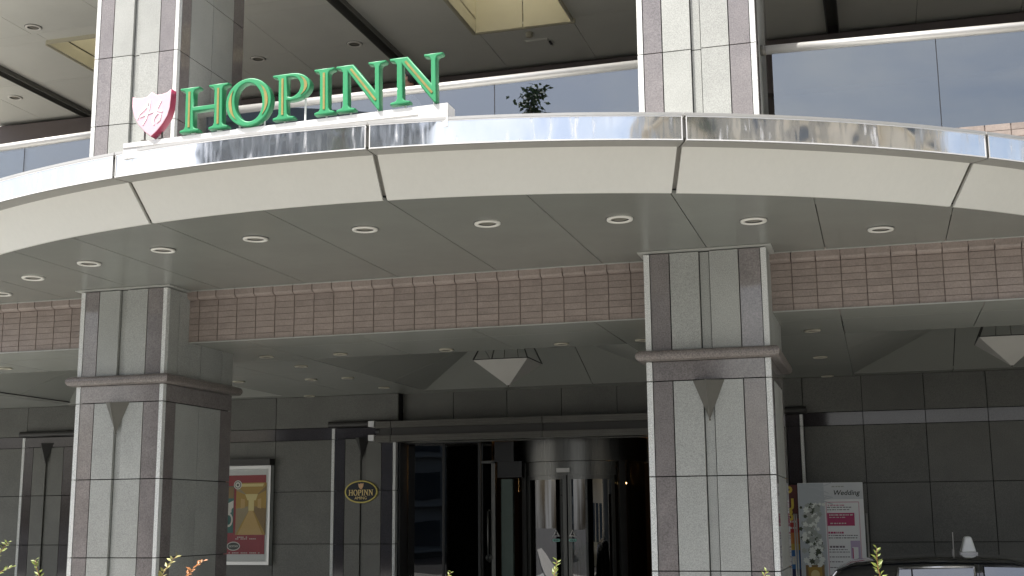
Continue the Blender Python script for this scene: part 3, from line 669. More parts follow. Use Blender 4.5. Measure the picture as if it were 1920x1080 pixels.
# shield emblem
sh = [(0, .93), (.10, .90), (.25, .885), (.38, .905), (.5, 1.0), (.62, .925), (.75, .92), (.90, .955), (1, 1.02), (1.0, .80), (.985, .60), (.93, .42), (.82, .25), (.66, .08), (.52, -.02), (.36, .10), (.18, .28), (.06, .48), (.0, .70)]
shield = thing('shield_emblem', 'pink shield emblem with a pale script H left of the green letters', 'emblem', (-5.665, SY, H+3.05))
me = curve_mesh('shield_plate', [[(x*.355, y*.37) for x, y in sh]], .07, .006, 1); me.materials.append(PINK_SHADE); me.materials.append(PINK)
for p in me.polygons: p.material_index = 1 if p.normal.y < -.5 else 0
obj('shield_plate', me, None, shield, loc=(0, 0, .01))
PALE = mat('pale shield print', (.86, .78, .80), .45)
def ribbon(pts, w_):
    a = []; b = []
    for i, p in enumerate(pts):
        q0 = Vector(pts[max(i-1, 0)]); q1 = Vector(pts[min(i+1, len(pts)-1)]); d = (q1-q0).normalized(); n = Vector((-d.y, d.x))*w_*(.35+.65*sin(pi*(i+.3)/(len(pts))))
        a.append((p[0]+n.x, p[1]+n.y)); b.append((p[0]-n.x, p[1]-n.y))
    return a+b[::-1]
scr = [ribbon([(.16, .40), (.20, .52), (.30, .60), (.42, .70), (.46, .82), (.44, .6), (.38, .40), (.30, .26)], .03), ribbon([(.76, .78), (.68, .66), (.60, .48), (.56, .32), (.60, .24)], .032), ribbon([(.22, .44), (.36, .49), (.50, .53), (.66, .56), (.80, .52)], .022), ribbon([(.60, .40), (.68, .50), (.76, .46), (.74, .34), (.66, .28)], .02)]
for s_ in scr: obj('script_stroke', curve_mesh('script_stroke', [[(x*.355, y*.37) for x, y in s_]], .004), PALE, shield, loc=(0, -.0425-.0003*len(shield.children), .01))
for x in (-5.58, -5.42): part('bracket', MB().tube([(x, SY+.03, H+2.99), (x, SY+.03, H+3.14)], .008, 6).box(x-.02, x+.02, SY+.01, SY+.05, H+3.03, H+3.05), BRONZE, shield)

# ------------------------------------------------------------------ shutter / awning housing over the entrance
sh_ = thing('awning_housing', 'long ribbed metal awning housing above the entrance with two pale end caps', 'awning', (-4.7, 17.7, H+1.3))
za, zb = H+1.165, H+1.472
for a, b in ((-7.31, -7.06), (-7.05, -4.697), (-4.687, -2.06)):
    mb = MB()
    for i in range(6): mb.box(a, b, 17.60+.006*(i % 2), 17.84, za+.016*i, za+.016*i+.0145)
    for i in range(6): mb.box(a, b, 17.60+.006*(i % 2), 17.84, zb-.016*(i+1), zb-.016*i-.0015)
    part('ribbed_cover', mb, mat('ribbed awning metal', (.13, .125, .11), .38, metal=.5, var=.1, vscale=4), sh_)
    part('groove', MB().box(a, b, 17.66, 17.84, za+.098, zb-.098), DARKM, sh_)
for z in (H+1.395, H+1.185): part('end_cap', MB().box(-7.405, -7.315, 17.58, 17.86, z, z+.085), WHITE, sh_)
part('arm_knuckle', MB().tube([(-7.315, 17.7, H+1.33), (-7.255, 17.7, H+1.33)], .055, 12), BLACK, sh_)
part('wall_bracket', MB().box(-7.0, -2.1, 17.84, 17.9, za+.05, zb-.05), DARKM, sh_)

# ------------------------------------------------------------------ entrance glazing and revolving door
gz = thing('entrance_glazing', 'dark tinted glass screen left of the revolving door', 'glazing', (-6.4, 18.2, 0))
part('glass_pane', MB().box(-6.99, -6.42, 18.195, 18.205, .05, H+1.15), DGLASS, gz); part('glass_pane', MB().box(-6.40, -5.85, 18.195, 18.205, .05, H+1.15), DGLASS, gz)
part('mullion', MB().box(-6.425, -6.395, 18.17, 18.23, 0, H+1.16), BLACK, gz); part('mullion', MB().box(-5.855, -5.825, 18.17, 18.23, 0, H+1.16), BLACK, gz)
part('head_frame', MB().box(-7.0, -5.825, 18.17, 18.23, H+1.15, H+1.18), BLACK, gz)
part('sill_frame', MB().box(-7.0, -5.825, 18.17, 18.23, 0, .05), BLACK, gz)
part('inner_curtain', MB().box(-6.2, -5.9, 19.0, 19.05, 0, 3.2), mat('olive brown lining', (.05, .04, .012), .7, var=.3, vscale=5, stretch=(20, 20, 1)), gz)
sdr = thing('side_door', 'narrow glass side door with steel pull handle beside the revolving door', 'door', (-5.73, 18.25, 0))
part('glass_pane', MB().box(-5.82, -5.66, 18.245, 18.255, .05, H+.84), DOORG, sdr)
part('transom_pane', MB().box(-5.82, -5.66, 18.245, 18.255, H+.88, H+1.15), DOORG, sdr)
part('frame', MB().box(-5.66, -5.60, 18.22, 18.30, 0, H+.86).box(-5.825, -5.60, 18.22, 18.30, H+.84, H+.875), INOX, sdr)
part('handle', MB().tube([(-5.70, 18.24, H-.62), (-5.70, 18.17, H-.60), (-5.70, 18.17, H+.12), (-5.70, 18.24, H+.14)], .014, 8), INOX, sdr, True)
part('handle_rose', MB().lathe([(0, -.01), (.05, -.01), (.05, .01), (.035, .01), (.035, -.004), (0, -.004)], (-5.70, 18.2, H-.56), 16, axis='y'), INOX, sdr, True)
part('header_box', MB().box(-5.60, -5.30, 18.2, 18.6, H+.86, H+1.16), BLACK, sdr)
part('header_box', MB().box(-5.56, -5.18, 18.22, 18.6, H+.62, H+.86), BLACK, sdr)

DX, DY, DR = -4.44, 19.02, 1.02
rd = thing('revolving_door', 'round revolving door drum with brushed steel fascia and two curved sliding leaves', 'door', (DX, DY, 0))
def drum(r0, r1, a0, a1, z0, z1, n=24):
    vs = []; fs = []
    for i in range(n+1):
        a = RAD(a0+(a1-a0)*i/n)
        for r, z in ((r0, z0), (r1, z0), (r1, z1), (r0, z1)): vs.append((DX+r*sin(a), DY-r*cos(a), z))
    for i in range(n):
        for j in range(4): fs.append((i*4+j, (i+1)*4+j, (i+1)*4+(j+1) % 4, i*4+(j+1) % 4))
    fs += [(0, 1, 2, 3), tuple(n*4+j for j in (3, 2, 1, 0))]
    return MB().add(vs, fs)
def dpart(name, *a, m=INOX, n=24, par=rd):
    o = part(name, drum(*a, n), m, par, True); o.modifiers.new('e', 'EDGE_SPLIT').split_angle = RAD(40); return o
dpart('fascia', DR-.03, DR, -88, 88, H+.842, H+1.2, n=40)
dpart('fascia', DR-.03, DR, 92, 268, H+.842, H+1.2, n=40)
part('drum_ceiling', MB().lathe([(0, .0), (DR-.04, .0), (DR-.04, .03), (0, .03)], (DX, DY, H+.9), 40), BLACK, rd)
dpart('door_header', DR-.06, DR-.02, -44, 43, H+.635, H+.835)
for a, b in ((-43, -.6), (.6, 42)):
    lf = dpart('door_leaf', DR-.05, DR-.03, a, b, H+.575, H+.633)
    dpart('glass_pane', DR-.043, DR-.037, a+3.2, b-3.2, .12, H+.575, m=DOORG, par=lf)
    dpart('stile', DR-.05, DR-.03, a, a+3.2, .0, H+.575, n=4, par=lf); dpart('stile', DR-.05, DR-.03, b-3.2, b, .0, H+.575, n=4, par=lf)
    dpart('bottom_rail', DR-.05, DR-.03, a+3.2, b-3.2, .0, .12, par=lf)
for a in (-52, 46): dpart('post', DR-.06, DR-.01, a, a+7, 0, H+.842, n=6, m=INOXD)
for a in (-50, 52): dpart('post', DR-.05, DR-.02, a+4, a+5.5, 0, H+.842, n=4)
dpart('curved_glass', DR-.045, DR-.035, -88, -54, .05, H+.842, m=DOORG); dpart('curved_glass', DR-.045, DR-.035, 57, 88, .05, H+.842, m=DOORG)
part('sensor', MB().box(DX-.14, DX+.06, DY-DR-.035, DY-DR+.02, H+.675, H+.735), RAIL, rd)
part('centre_post', MB().tube([(DX, DY, 0), (DX, DY, H+.9)], .05, 12), INOXD, rd, True)
for a in (25, 145, 265):
    q = RAD(a); part('wing', MB().prism([(DX-.012*cos(q), DY+.012*sin(q)), (DX+.012*cos(q), DY-.012*sin(q)), (DX+.012*cos(q)+.9*sin(q), DY-.012*sin(q)+.9*cos(q)), (DX-.012*cos(q)+.9*sin(q), DY+.012*sin(q)+.9*cos(q))], .05, H+.8), DOORG, rd)
part('marble_post', MB().box(-5.53, -5.35, 18.30, 18.40, 0, H+.60), mat('grey green glass panel', (.10, .13, .115), .12, var=.1, vscale=3), rd)
# warning stickers on the leaves
STK = mat('pale sticker', (.62, .60, .58), .6); TEAL = mat('teal sticker', (.25, .50, .44), .6)
for x in (-4.615, -4.365):
    y = DY-sqrt((DR-.03)**2-(x-DX)**2)-.012
    t = thing('warning_sticker', 'small white triangular warning sticker on the %s door leaf' % ('left' if x < -4.5 else 'right'), 'sticker', (x, y, H-.2), 'stickers on the door leaves')
    obj('triangle', curve_mesh('triangle', [[(-.055, -.05), (.055, -.05), (0, .045)]], .002), STK, t)
    obj('mark', curve_mesh('mark', [[(-.006, -.035), (.03, -.04), (.012, -.01), (.014, .02), (-.004, .025), (-.012, -.01), (-.03, -.038)]], .002), BLACK, t, loc=(0, -.003, 0))
    obj('arrow', curve_mesh('arrow', [[(-.06, 0), (-.045, .02), (.05, .02), (.06, 0), (.05, -.02), (-.045, -.02)]], .002), TEAL, t, loc=(0, -.001, -.105))
    for q in (-.025, 0, .025): obj('mark', curve_mesh('mark', [bar(q-.007, 0, q+.007, 0, .014)], .002), BLACK, t, loc=(0, -.004, -.105))

# ------------------------------------------------------------------ oval plaque
pl = thing('oval_plaque', 'oval dark plaque with gold rim, small shield and gold HOPINN lettering on the pilaster', 'plaque', (-7.59, 17.79, H+.432))
NAVY = mat('dark plaque face', (.012, .016, .018), .25)
obj('plate', curve_mesh('plate', [ell(0, 0, .27, .172, 48)], .03, .004), mat('plaque edge gold', (.50, .42, .12), .3, metal=.6), pl)
obj('face', curve_mesh('face', [ell(0, 0, .245, .150, 48)], .004), NAVY, pl, loc=(0, -.021, 0))
def word(parent, txt, width, hh, y, z, m, depth=.004):
    tot = sum(LET[c][1] for c in txt)+.06*(len(txt)-1); s_ = width/tot; x = -width/2
    for c in txt:
        fn, W_ = LET[c]
        obj('letter', curve_mesh('letter', [[(px*s_, py*hh) for px, py in q] for q in fn()], depth), m, parent, loc=(x, y, z)); x += (W_+.06)*s_
GOLDL = mat('gold lettering', (.72, .55, .22), .4)
word(pl, 'HOPINN', .40, .085, -.026, -.055, GOLDL)
obj('place_name', text_mesh('place_name', 'AMING', .062, .003), GOLDL, pl, loc=(0, -.025, -.095))
obj('small_shield', curve_mesh('small_shield', [[((x-.5)*.085, (y-.5)*.095) for x, y in sh]], .004), mat('copper shield', (.62, .36, .2), .4), pl, loc=(0, -.025, .082))
obj('shield_mark', curve_mesh('shield_mark', [bar(-.014, -.02, -.014, .02, .009), bar(.014, -.02, .014, .02, .009)], .003), GOLDL, pl, loc=(0, -.029, .085))

# ------------------------------------------------------------------ poster case
pc = thing('poster_case', 'red hotel poster in a silver wall case with dark hood, beside the left column', 'poster', (-9.77, 17.85, H+.1))
xa, xb, z0, z1 = -10.43, -9.118, H-.655, H+.862
part('case_back', MB().box(xa, xb, 17.84, 17.897, z0, z1), mat('poster mat white', (.60, .62, .60), .6), pc)
ALU = mat('aluminium frame', (.62, .62, .60), .35, metal=.6)
part('frame_bar', MB().box(xa, xb, 17.79, 17.839, z1-.05, z1), ALU, pc); part('frame_bar', MB().box(xa, xb, 17.79, 17.839, z0, z0+.05), ALU, pc)
part('frame_bar', MB().box(xa, xa+.035, 17.79, 17.839, z0+.051, z1-.051), ALU, pc); part('frame_bar', MB().box(xb-.035, xb, 17.79, 17.839, z0+.051, z1-.051), ALU, pc)
part('hood', MB().box(xa-.005, xb+.012, 17.72, 17.89, z1+.006, z1+.10), DARKM, pc)
def flat(name, pts, m, k, par=pc, y=17.838):
    return obj(name, MB().prism(pts, y-.0016*k, y-.0016*k-.001, 'y').mesh(name, par.location), m, par)
RED = mat('poster red', (.26, .018, .028), .5)
rp = [(xa+.12, z0+.16), (xb-.10, z0+.16), (xb-.10, z1-.145), (xa+.12, z1-.145)]
flat('print', rp, RED, 1)
TAN = [mat('print ochre', (.40, .25, .045), .5), mat('print tan', (.52, .35, .12), .5), mat('print pale gold', (.66, .56, .24), .5), mat('print brown', (.22, .14, .05), .5), mat('print dun', (.30, .25, .14), .5)]
px0, px1, pz0, pz1 = -9.725, -9.205, H-.20, H+.60
def pq(name, uv, m, k): flat(name, [(px0+(px1-px0)*u, pz0+(pz1-pz0)*v) for u, v in uv], m, k)
pq('picture', [(0, 0), (1, 0), (1, 1), (0, 1)], TAN[0], 2)
pq('picture_wall', [(0, 0), (.42, .45), (.38, .75), (0, .95)], TAN[4], 3); pq('picture_wall', [(1, 0), (1, .95), (.66, .75), (.6, .45)], TAN[3], 3)
pq('picture_wall', [(0, .5), (.40, .55), (.38, .75), (0, .85)], TAN[0], 4); pq('picture_wall', [(1, .5), (1, .85), (.66, .75), (.62, .55)], TAN[0], 4)
pq('picture_carpet', [(.08, 0), (.90, 0), (.56, .46), (.44, .46)], TAN[1], 5)
pq('picture_ceiling', [(.30, .78), (.72, .78), (.66, .66), (.38, .66)], TAN[2], 5); pq('picture_end', [(.42, .46), (.60, .46), (.60, .66), (.42, .66)], TAN[2], 4)
pq('picture_cornice', [(.12, .98), (.92, .98), (.88, .925), (.16, .925)], TAN[2], 5)
pq('picture_lamp', [(.16, .50), (.30, .52), (.30, .68), (.16, .70)], TAN[1], 5); pq('picture_lamp', [(.72, .52), (.84, .50), (.84, .70), (.72, .68)], TAN[1], 5)
PRW = mat('print white', (.62, .62, .56), .5); PRG = mat('print green', (.03, .14, .12), .5); PRD = mat('print dark', (.02, .03, .02), .5)
flat('picture', [(-10.27, H-.17), (-9.765, H-.17), (-9.765, H+.55), (-10.27, H+.55)], PRG, 2)
flat('picture_dish', ell(-9.80-.05, H+.03, .075, .11, 20), PRW, 3); flat('picture_dish', ell(-9.85, H+.03, .05, .075, 20), PRG, 4)
flat('picture_cloth', [(-9.92, H+.26), (-9.77, H+.33), (-9.77, H+.22), (-9.90, H+.12)], PRW, 3); flat('picture_cloth', [(-9.98, H+.12), (-9.80, H+.2), (-9.80, H+.15), (-9.95, H+.05)], PRW, 4)
flat('picture_flowers', [(-10.2, H+.38), (-9.77, H+.36), (-9.77, H+.54), (-10.2, H+.54)], TAN[3], 3)
flat('badge', ell(-9.70, H+.57, .07, .07, 24), PRW, 6); flat('badge', ell(-9.70, H+.57, .055, .055, 24), PRD, 7); flat('badge', ell(-9.70, H+.57, .045, .045, 24), PRW, 8); flat('badge', ell(-9.698, H+.568, .018, .018, 12), PRD, 9)
flat('logo', ell(-9.75, H-.372, .115, .068, 28), PRW, 2); flat('logo', ell(-9.75, H-.372, .10, .055, 28), PRD, 3)
for c_, dx in zip('HOPINN', (-.078, -.048, -.02, .006, .022, .052)):
    fn, W_ = LET[c_]; obj('logo_letter', curve_mesh('logo_letter', [[(px*.025, py*.03) for px, py in q] for q in fn()], .001), PRW, pc, loc=(-9.75+dx-pc.location.x, 17.838-.0016*5-pc.location.y, H-.388-pc.location.z))
for k, (z, a, b) in enumerate(((H-.235, -9.72, -9.50), (H-.262, -9.72, -9.36), (H-.255, -10.2, -9.85), (H-.475, -9.83, -9.28), (H-.478, -10.2, -9.86))):
    n = int((b-a)/.03)
    mb = MB()
    for i in range(n):
        if (i*7+k) % 5: mb.box(a+i*.03, a+i*.03+.022, 17.834, 17.835, z-.006, z+.006)
    part('text_line', mb, PRW, pc)
part('case_glass', MB().box(xa+.035, xb-.035, 17.800, 17.803, z0+.05, z1-.05), CASEG, pc)

# ------------------------------------------------------------------ standing boards on the right
wb = thing('wedding_board', 'white standing board headed Wedding with bouquet picture, behind the taxi', 'sign board', (-.65, 16.6, 0))
bx0, bx1, bz0, bz1 = -1.045, -.24, H-1.35, H+.425
BW = mat('board white', (.82, .83, .82), .5)
part('panel', MB().box(bx0, bx1, 16.60, 16.63, bz0, bz1), BW, wb)
for x in (bx0-.035, bx0-.062, bx1+.03): part('stand_pole', MB().tube([(x, 16.64, 0), (x, 16.64, H+.04)], .010, 8), RAIL, wb, True)
part('foot', MB().box(bx0-.1, bx1+.08, 16.42, 16.86, 0.0, .03), DARKM, wb); part('stand_bar', MB().box(bx0-.06, bx1+.03, 16.64, 16.66, bz0+.1, bz0+.14), RAIL, wb)
def bf(name, pts, m, k): return flat(name, pts, m, k, wb, 16.5985)
def rect(a, b, c_, d): return [(a, c_), (b, c_), (b, d), (a, d)]
GB = mat('board grey print', (.46, .50, .52), .5); MAG = mat('magenta print', (.42, .03, .12), .5); PKL = mat('pink line print', (.62, .36, .42), .5); LIL = mat('lilac print', (.50, .40, .56), .5)
FLW = [mat('flower white', (.74, .77, .72), .6), mat('flower grey', (.36, .39, .35), .6), mat('flower dark', (.06, .075, .045), .6), mat('flower mid', (.40, .42, .38), .6)]
bf('picture', rect(bx0+.004, -.72, bz0+.02, bz1-.004), GB, 1)
bf('header', rect(-.719, bx1-.004, H+.215, bz1-.004), mat('header grey print', (.62, .64, .65), .5), 1)
random.seed(11)
for i in range(170):
    z = random.uniform(H-.62, H+.16); u = random.gauss(0, .055); x = -.875+u+.03*sin(z*6)
    x = max(-1.03, min(-.735, x)); r = random.uniform(.020, .050); q = []
    n = random.choice((5, 6, 7)); a0 = random.uniform(0, 6)
    for j in range(n*2): a = a0+pi*j/n; rr = r*(1 if j % 2 else .62); q.append((x+rr*cos(a), z+rr*sin(a)))
    bf('flower' if i % 5 else 'leaf_print', q, FLW[(0, 3, 1, 0)[i % 4] if i % 5 else 2], 2+i*.014)
for i in range(9):
    x = random.uniform(-1.03, -.72); z = random.uniform(H+.17, H+.4); a = random.uniform(-.5, .5); bf('tulle_fold', bar(x, z, x+.14*cos(a), z+.14*sin(a), .012), mat('tulle pale', (.50, .53, .55), .6), 2)
obj('heading', text_mesh('heading', 'Wedding', .088, .002, shear=.22, align='RIGHT', offset=.0008), PRD, wb, loc=(-.285+.65, -.006, H+.295))
for q in (bar(-.70, H+.18, -.30, H+.18, .010), bar(-.70, H-.9, -.70, H+.18, .008), bar(-.30, H-.9, -.30, H+.18, .008)): bf('rule', q, PKL, 2)
bf('pink_box', rect(-.695, -.36, H-.115, H+.045), MAG, 2)
INK = mat('print ink', (.16, .14, .15), .6)
def lines(z, a, b, hgt, m, seed):
    random.seed(seed); mb = MB(); x = a
    while x < b-.02:
        l = random.uniform(.012, .04); l = min(l, b-x); mb.box(x, x+l, 16.5935, 16.5945, z-hgt/2, z+hgt/2); x += l+random.uniform(.005, .014)
    part('text_line', mb, m, wb)
for k, (z, a, b, hh, mm) in enumerate(((H+.375, -.62, -.47, .014, FLW[1]), (H+.14, -.68, -.46, .018, PKL), (H+.115, -.69, -.38, .010, INK), (H+.085, -.69, -.40, .010, INK), (H+.02, -.67, -.38, .014, PRW), (H-.01, -.67, -.46, .01, PRW), (H-.085, -.66, -.44, .014, PRW), (H-.20, -.69, -.48, .022, MAG), (H-.235, -.69, -.32, .011, INK), (H-.265, -.69, -.34, .011, INK), (H-.375, -.68, -.48, .022, INK), (H-.41, -.69, -.44, .010, INK), (H-.44, -.69, -.42, .010, INK), (H-.50, -.69, -.44, .010, INK), (H-.56, -.69, -.5, .010, INK), (H-.63, -.69, -.42, .010, INK))): lines(z, a, b, hh, mm, k)
bf('lilac_box', rect(-.425, -.31, H-.52, H-.30), LIL, 2); bf('lilac_card', rect(-.405, -.335, H-.53, H-.38), BW, 3); bf('lilac_edge', bar(-.40, H-.52, -.40, H-.39, .012), MAG, 4)
bf('brown_frame', rect(-.99, -.76, H-.9, H-.60), TAN[3], 4); bf('brown_frame', rect(-.96, -.79, H-.9, H-.625), TAN[0], 5); bf('brown_frame', ell(-.875, H-.72, .055, .06, 16), TAN[2], 6)

pb = thing('pub_banner', 'red and blue banner with yellow letters half hidden behind the right column', 'banner', (-1.25, 16.85, 0))
ba, bb = -1.44, -1.068
part('panel', MB().box(ba, bb, 16.85, 16.87, .15, H+.41), mat('banner dark red', (.10, .018, .014), .5), pb)
part('stand', MB().tube([(ba+.05, 16.89, 0), (ba+.05, 16.89, H+.3)], .012, 8).box(ba, bb, 16.7, 17.0, 0, .03), DARKM, pb)
def nf(name, pts, m, k): return flat(name, pts, m, k, pb, 16.8485)
nf('print', rect(ba, bb, H-.20, H-.02), mat('banner red', (.40, .03, .02), .5), 1); nf('print', rect(ba, bb, H-.34, H-.20), mat('banner orange', (.50, .18, .03), .5), 1); nf('print', rect(ba, bb, H-.42, H-.34), mat('banner yellow', (.48, .34, .045), .5), 1)
nf('print', rect(ba, bb, H-.66, H-.42), mat('banner blue', (.03, .14, .38), .5), 1); nf('print', rect(ba, bb, .16, H-.66), mat('banner navy', (.012, .02, .09), .5), 1)
YEL = mat('banner letter yellow', (.62, .46, .05), .5)
for c_, z in zip('PUB', (H+.31, H+.15, H+.0+.02)): obj('letter', text_mesh('letter', c_, .21, .002, offset=.006), YEL, pb, loc=(-1.185+1.25, -.006, z))
for z in (H-.06, H-.14):
    mb = MB()
    for i in range(10): mb.box(ba+.03+i*.033, ba+.03+i*.033+.02, 16.844, 16.845, z-.012, z+.012)
    part('text_line', mb, PRW, pb)
nf('glass_print', rect(-1.17, -1.12, H-.60, H-.50), PRW, 3); nf('glass_print', rect(-1.21, -1.175, H-.58, H-.52), PRW, 3)

# ------------------------------------------------------------------ taxi
TX, TY0 = 0., 13.3           # near side plane
taxi = thing('taxi', 'black taxi sedan with white roof lamp parked under the canopy at the right', 'taxi', (.8, 14.15, 0))
PAINT = mat('black car paint', (.010, .011, .013), .12, coat=1., spec=.6)
CHROME = mat('chrome trim', (.75, .75, .76), .12, metal=1.)
RUB = mat('tyre rubber', (.02, .02, .02), .8)
yc = 14.15; hwb = .845
body = [(-1.58, .30), (-1.60, .55), (-1.57, .80), (-1.50, .90), (-.78, .94), (-.70, .95), (2.08, .93), (2.20, .92), (3.02, .82), (3.12, .70), (3.14, .40), (3.05, .22), (2.70, .20), (2.62, .42), (2.45, .56), (2.22, .60), (1.99, .56), (1.82, .42), (1.74, .20), (-.30, .20), (-.38, .42), (-.55, .56), (-.78, .60), (-1.01, .56), (-1.18, .42), (-1.26, .24)]
bevel(part('body', MB().prism(body, yc+hwb, yc-hwb, 'y'), PAINT, taxi), .05, 3)
# cabin: belt ring to roof ring with tumblehome, crowned roof
def cabin():
    prof = [(-.80, .93), (-.62, 1.28), (-.50, 1.415), (-.36, 1.475), (-.10, 1.508), (.35, 1.535), (.80, 1.538), (1.15, 1.52), (1.36, 1.475), (1.55, 1.36), (2.12, .93)]
    vs = []; fs = []; n = len(prof)
    def hw(z): return .80-.16*max(0, (z-.93)/.55)**1.1
    sec = [(-1, 0), (-.96, .012), (-.82, .03), (-.45, .045), (0, .05), (.45, .045), (.82, .03), (.96, .012), (1, 0)]
    for x, z in prof:
        top = max(0, min(1, (z-1.3)/.2))
        for u, dz in sec: vs.append((x, yc+u*hw(z), z+dz*top-.03*top))
    k = len(sec)
    for i in range(n-1):
        for j in range(k-1): fs.append((i*k+j, (i+1)*k+j, (i+1)*k+j+1, i*k+j+1))
    # sides
    for s_, j in ((0, 0), (1, k-1)):
        fs.append(tuple(i*k+j for i in range(n)) if s_ else tuple(i*k+j for i in range(n-1, -1, -1)))
    return MB().add(vs, fs)
o = part('cabin', cabin(), PAINT, taxi, True); o.modifiers.new('e', 'EDGE_SPLIT').split_angle = RAD(55)
def side_pt(x, z, s_, off):       # point on the side of the cabin
    hw = .80-.16*max(0, (z-.93)/.55)**1.1
    return (x, yc+s_*(hw+off), z)
def side_poly(name, pts, m, s_, off, par, th=.006):
    a = [Vector(side_pt(x, z, s_, off)) for x, z in pts]; b = [p+Vector((0, -s_*th, 0)) for p in a]; n = len(a)
    return part(name, MB().add(a+b, [tuple(range(n)), tuple(range(2*n-1, n-1, -1))]+[(i, (i+1) % n, n+(i+1) % n, n+i) for i in range(n)]), m, par)
def frame_of(pts, w_):
    c = Vector((sum(p[0] for p in pts)/len(pts), sum(p[1] for p in pts)/len(pts)))
    return c
WINR = [(.02, .97), (.82, .97), (.835, 1.452), (.105, 1.435)]
WINF = [(.92, .97), (1.95, .97), (1.52, 1.385), (1.38, 1.445), (.915, 1.455)]
for s_ in (-1, 1):
    for WN in (WINR, WINF):
        wn = side_poly('window', WN, CARG, s_, .004, taxi)
        for i in range(len(WN)):
            a, b = WN[i], WN[(i+1) % len(WN)]
            if WN is WINF and i == 0: pass
            part('chrome_frame', MB().tube([side_pt(*a, s_, .006), side_pt(*b, s_, .006)], .016 if WN is WINR else .008, 6), CHROME if WN is WINR else PAINT, wn, True)
        if WN is WINR: part('quarter_bar', MB().tube([side_pt(.235, .97, s_, .007), side_pt(.235, 1.44, s_, .007)], .009, 6), BLACK, wn)
    part('door_seam', MB().tube([side_pt(.875, .3, s_, .01), side_pt(.875, .93, s_, .008), side_pt(.872, 1.47, s_, .001)], .004, 5), BLACK, taxi)
    part('drip_rail', MB().tube([side_pt(-.52, 1.40, s_, .004), side_pt(-.3, 1.485, s_, .004), side_pt(.4, 1.505, s_, .006), side_pt(1.2, 1.495, s_, .006), side_pt(1.5, 1.40, s_, .004)], .007, 6), PAINT, taxi)
    part('door_handle', MB().box(.08, .22, yc+s_*.86-.012, yc+s_*.86+.012, .82, .845), CHROME, taxi)
    part('wing_mirror', MB().box(2.3, 2.36, yc+s_*.80-.09, yc+s_*.80+.09, .98, 1.1), PAINT, taxi)
    for x in (-.78, 2.22):
        wl = part('wheel', MB().lathe([(.0, -.09), (.2, -.09), (.2, .09), (0, .09)], (x, yc+s_*.74, .31), 20, axis='y'), INOX, taxi)
        part('tyre', MB().lathe([(.2, -.09), (.29, -.09), (.31, -.06), (.31, .045), (.29, .09), (.2, .09)], (x, yc+s_*.74, .31), 24, axis='y', close=True), RUB, wl, True)
    part('tail_light', MB().box(-1.605, -1.56, yc+s_*.62-.14, yc+s_*.62+.14, .66, .82), mat('tail red', (.35, .01, .01), .2), taxi)
    part('headlight', MB().box(3.08, 3.15, yc+s_*.58-.18, yc+s_*.58+.18, .58, .74), CASEG if False else mat('headlight glass', (.7, .72, .74), .1), taxi)
    # shiny rear pillar edge
    part('pillar_trim', MB().tube([side_pt(-.78, .95, s_, .004), side_pt(-.60, 1.28, s_, .004), side_pt(-.50, 1.40, s_, .004)], .008, 6), CHROME, taxi)
for xx in (-1.64, 3.16): bevel(part('bumper', MB().box(xx-.06, xx+.06, yc-.82, yc+.82, .34, .52), PAINT, taxi), .03)
def end_glass(x0, z0, x1, z1, sgn):
    h0, h1 = .70, .58; n = Vector((sgn*.5, 0, .4)).normalized()*.012
    a = [Vector((x0, yc-h0, z0))+n, Vector((x0, yc+h0, z0))+n, Vector((x1, yc+h1, z1))+n, Vector((x1, yc-h1, z1))+n]
    return MB().add(a, [(0, 1, 2, 3)])
part('rear_window', end_glass(-.77, .99, -.56, 1.34, -1), CARG, taxi); part('windscreen', end_glass(2.02, 1.0, 1.55, 1.355, 1), CARG, taxi)
part('interior', MB().box(-.5, 1.9, yc-.62, yc+.62, .6, .98).box(.9, 1.15, yc-.6, yc-.12, .9, 1.22).box(.9, 1.15, yc+.12, yc+.6, .9, 1.22).box(-.1, .12, yc-.58, yc+.58, .9, 1.2), mat('car seats', (.05, .05, .055), .8), taxi)
lamp = part('roof_lamp', MB().add([(.745, yc-.16, 1.575), (.895, yc-.16, 1.575), (.895, yc+.16, 1.575), (.745, yc+.16, 1.575), (.79, yc-.12, 1.735), (.855, yc-.12, 1.735), (.855, yc+.12, 1.735), (.79, yc+.12, 1.735)], [(0, 3, 2, 1), (4, 5, 6, 7), (0, 1, 5, 4), (1, 2, 6, 5), (2, 3, 7, 6), (3, 0, 4, 7)]), mat('white lamp plastic', (.88, .90, .88), .25), taxi)
bevel(lamp, .02, 3)
part('lamp_base', MB().box(.735, .905, yc-.17, yc+.17, 1.553, 1.574), WHITE, lamp); part('lamp_foot', MB().box(.76, .80, yc-.14, yc+.14, 1.52, 1.553).box(.84, .88, yc-.14, yc+.14, 1.52, 1.553), DARKM, lamp)
part('antenna', MB().tube([(.66, yc-.2, 1.52), (.665, yc-.2, 1.60), (.668, yc-.2, 1.615), (.67, yc-.2, 1.78)], [.012, .012, .006, .005], 6), RAIL, taxi)

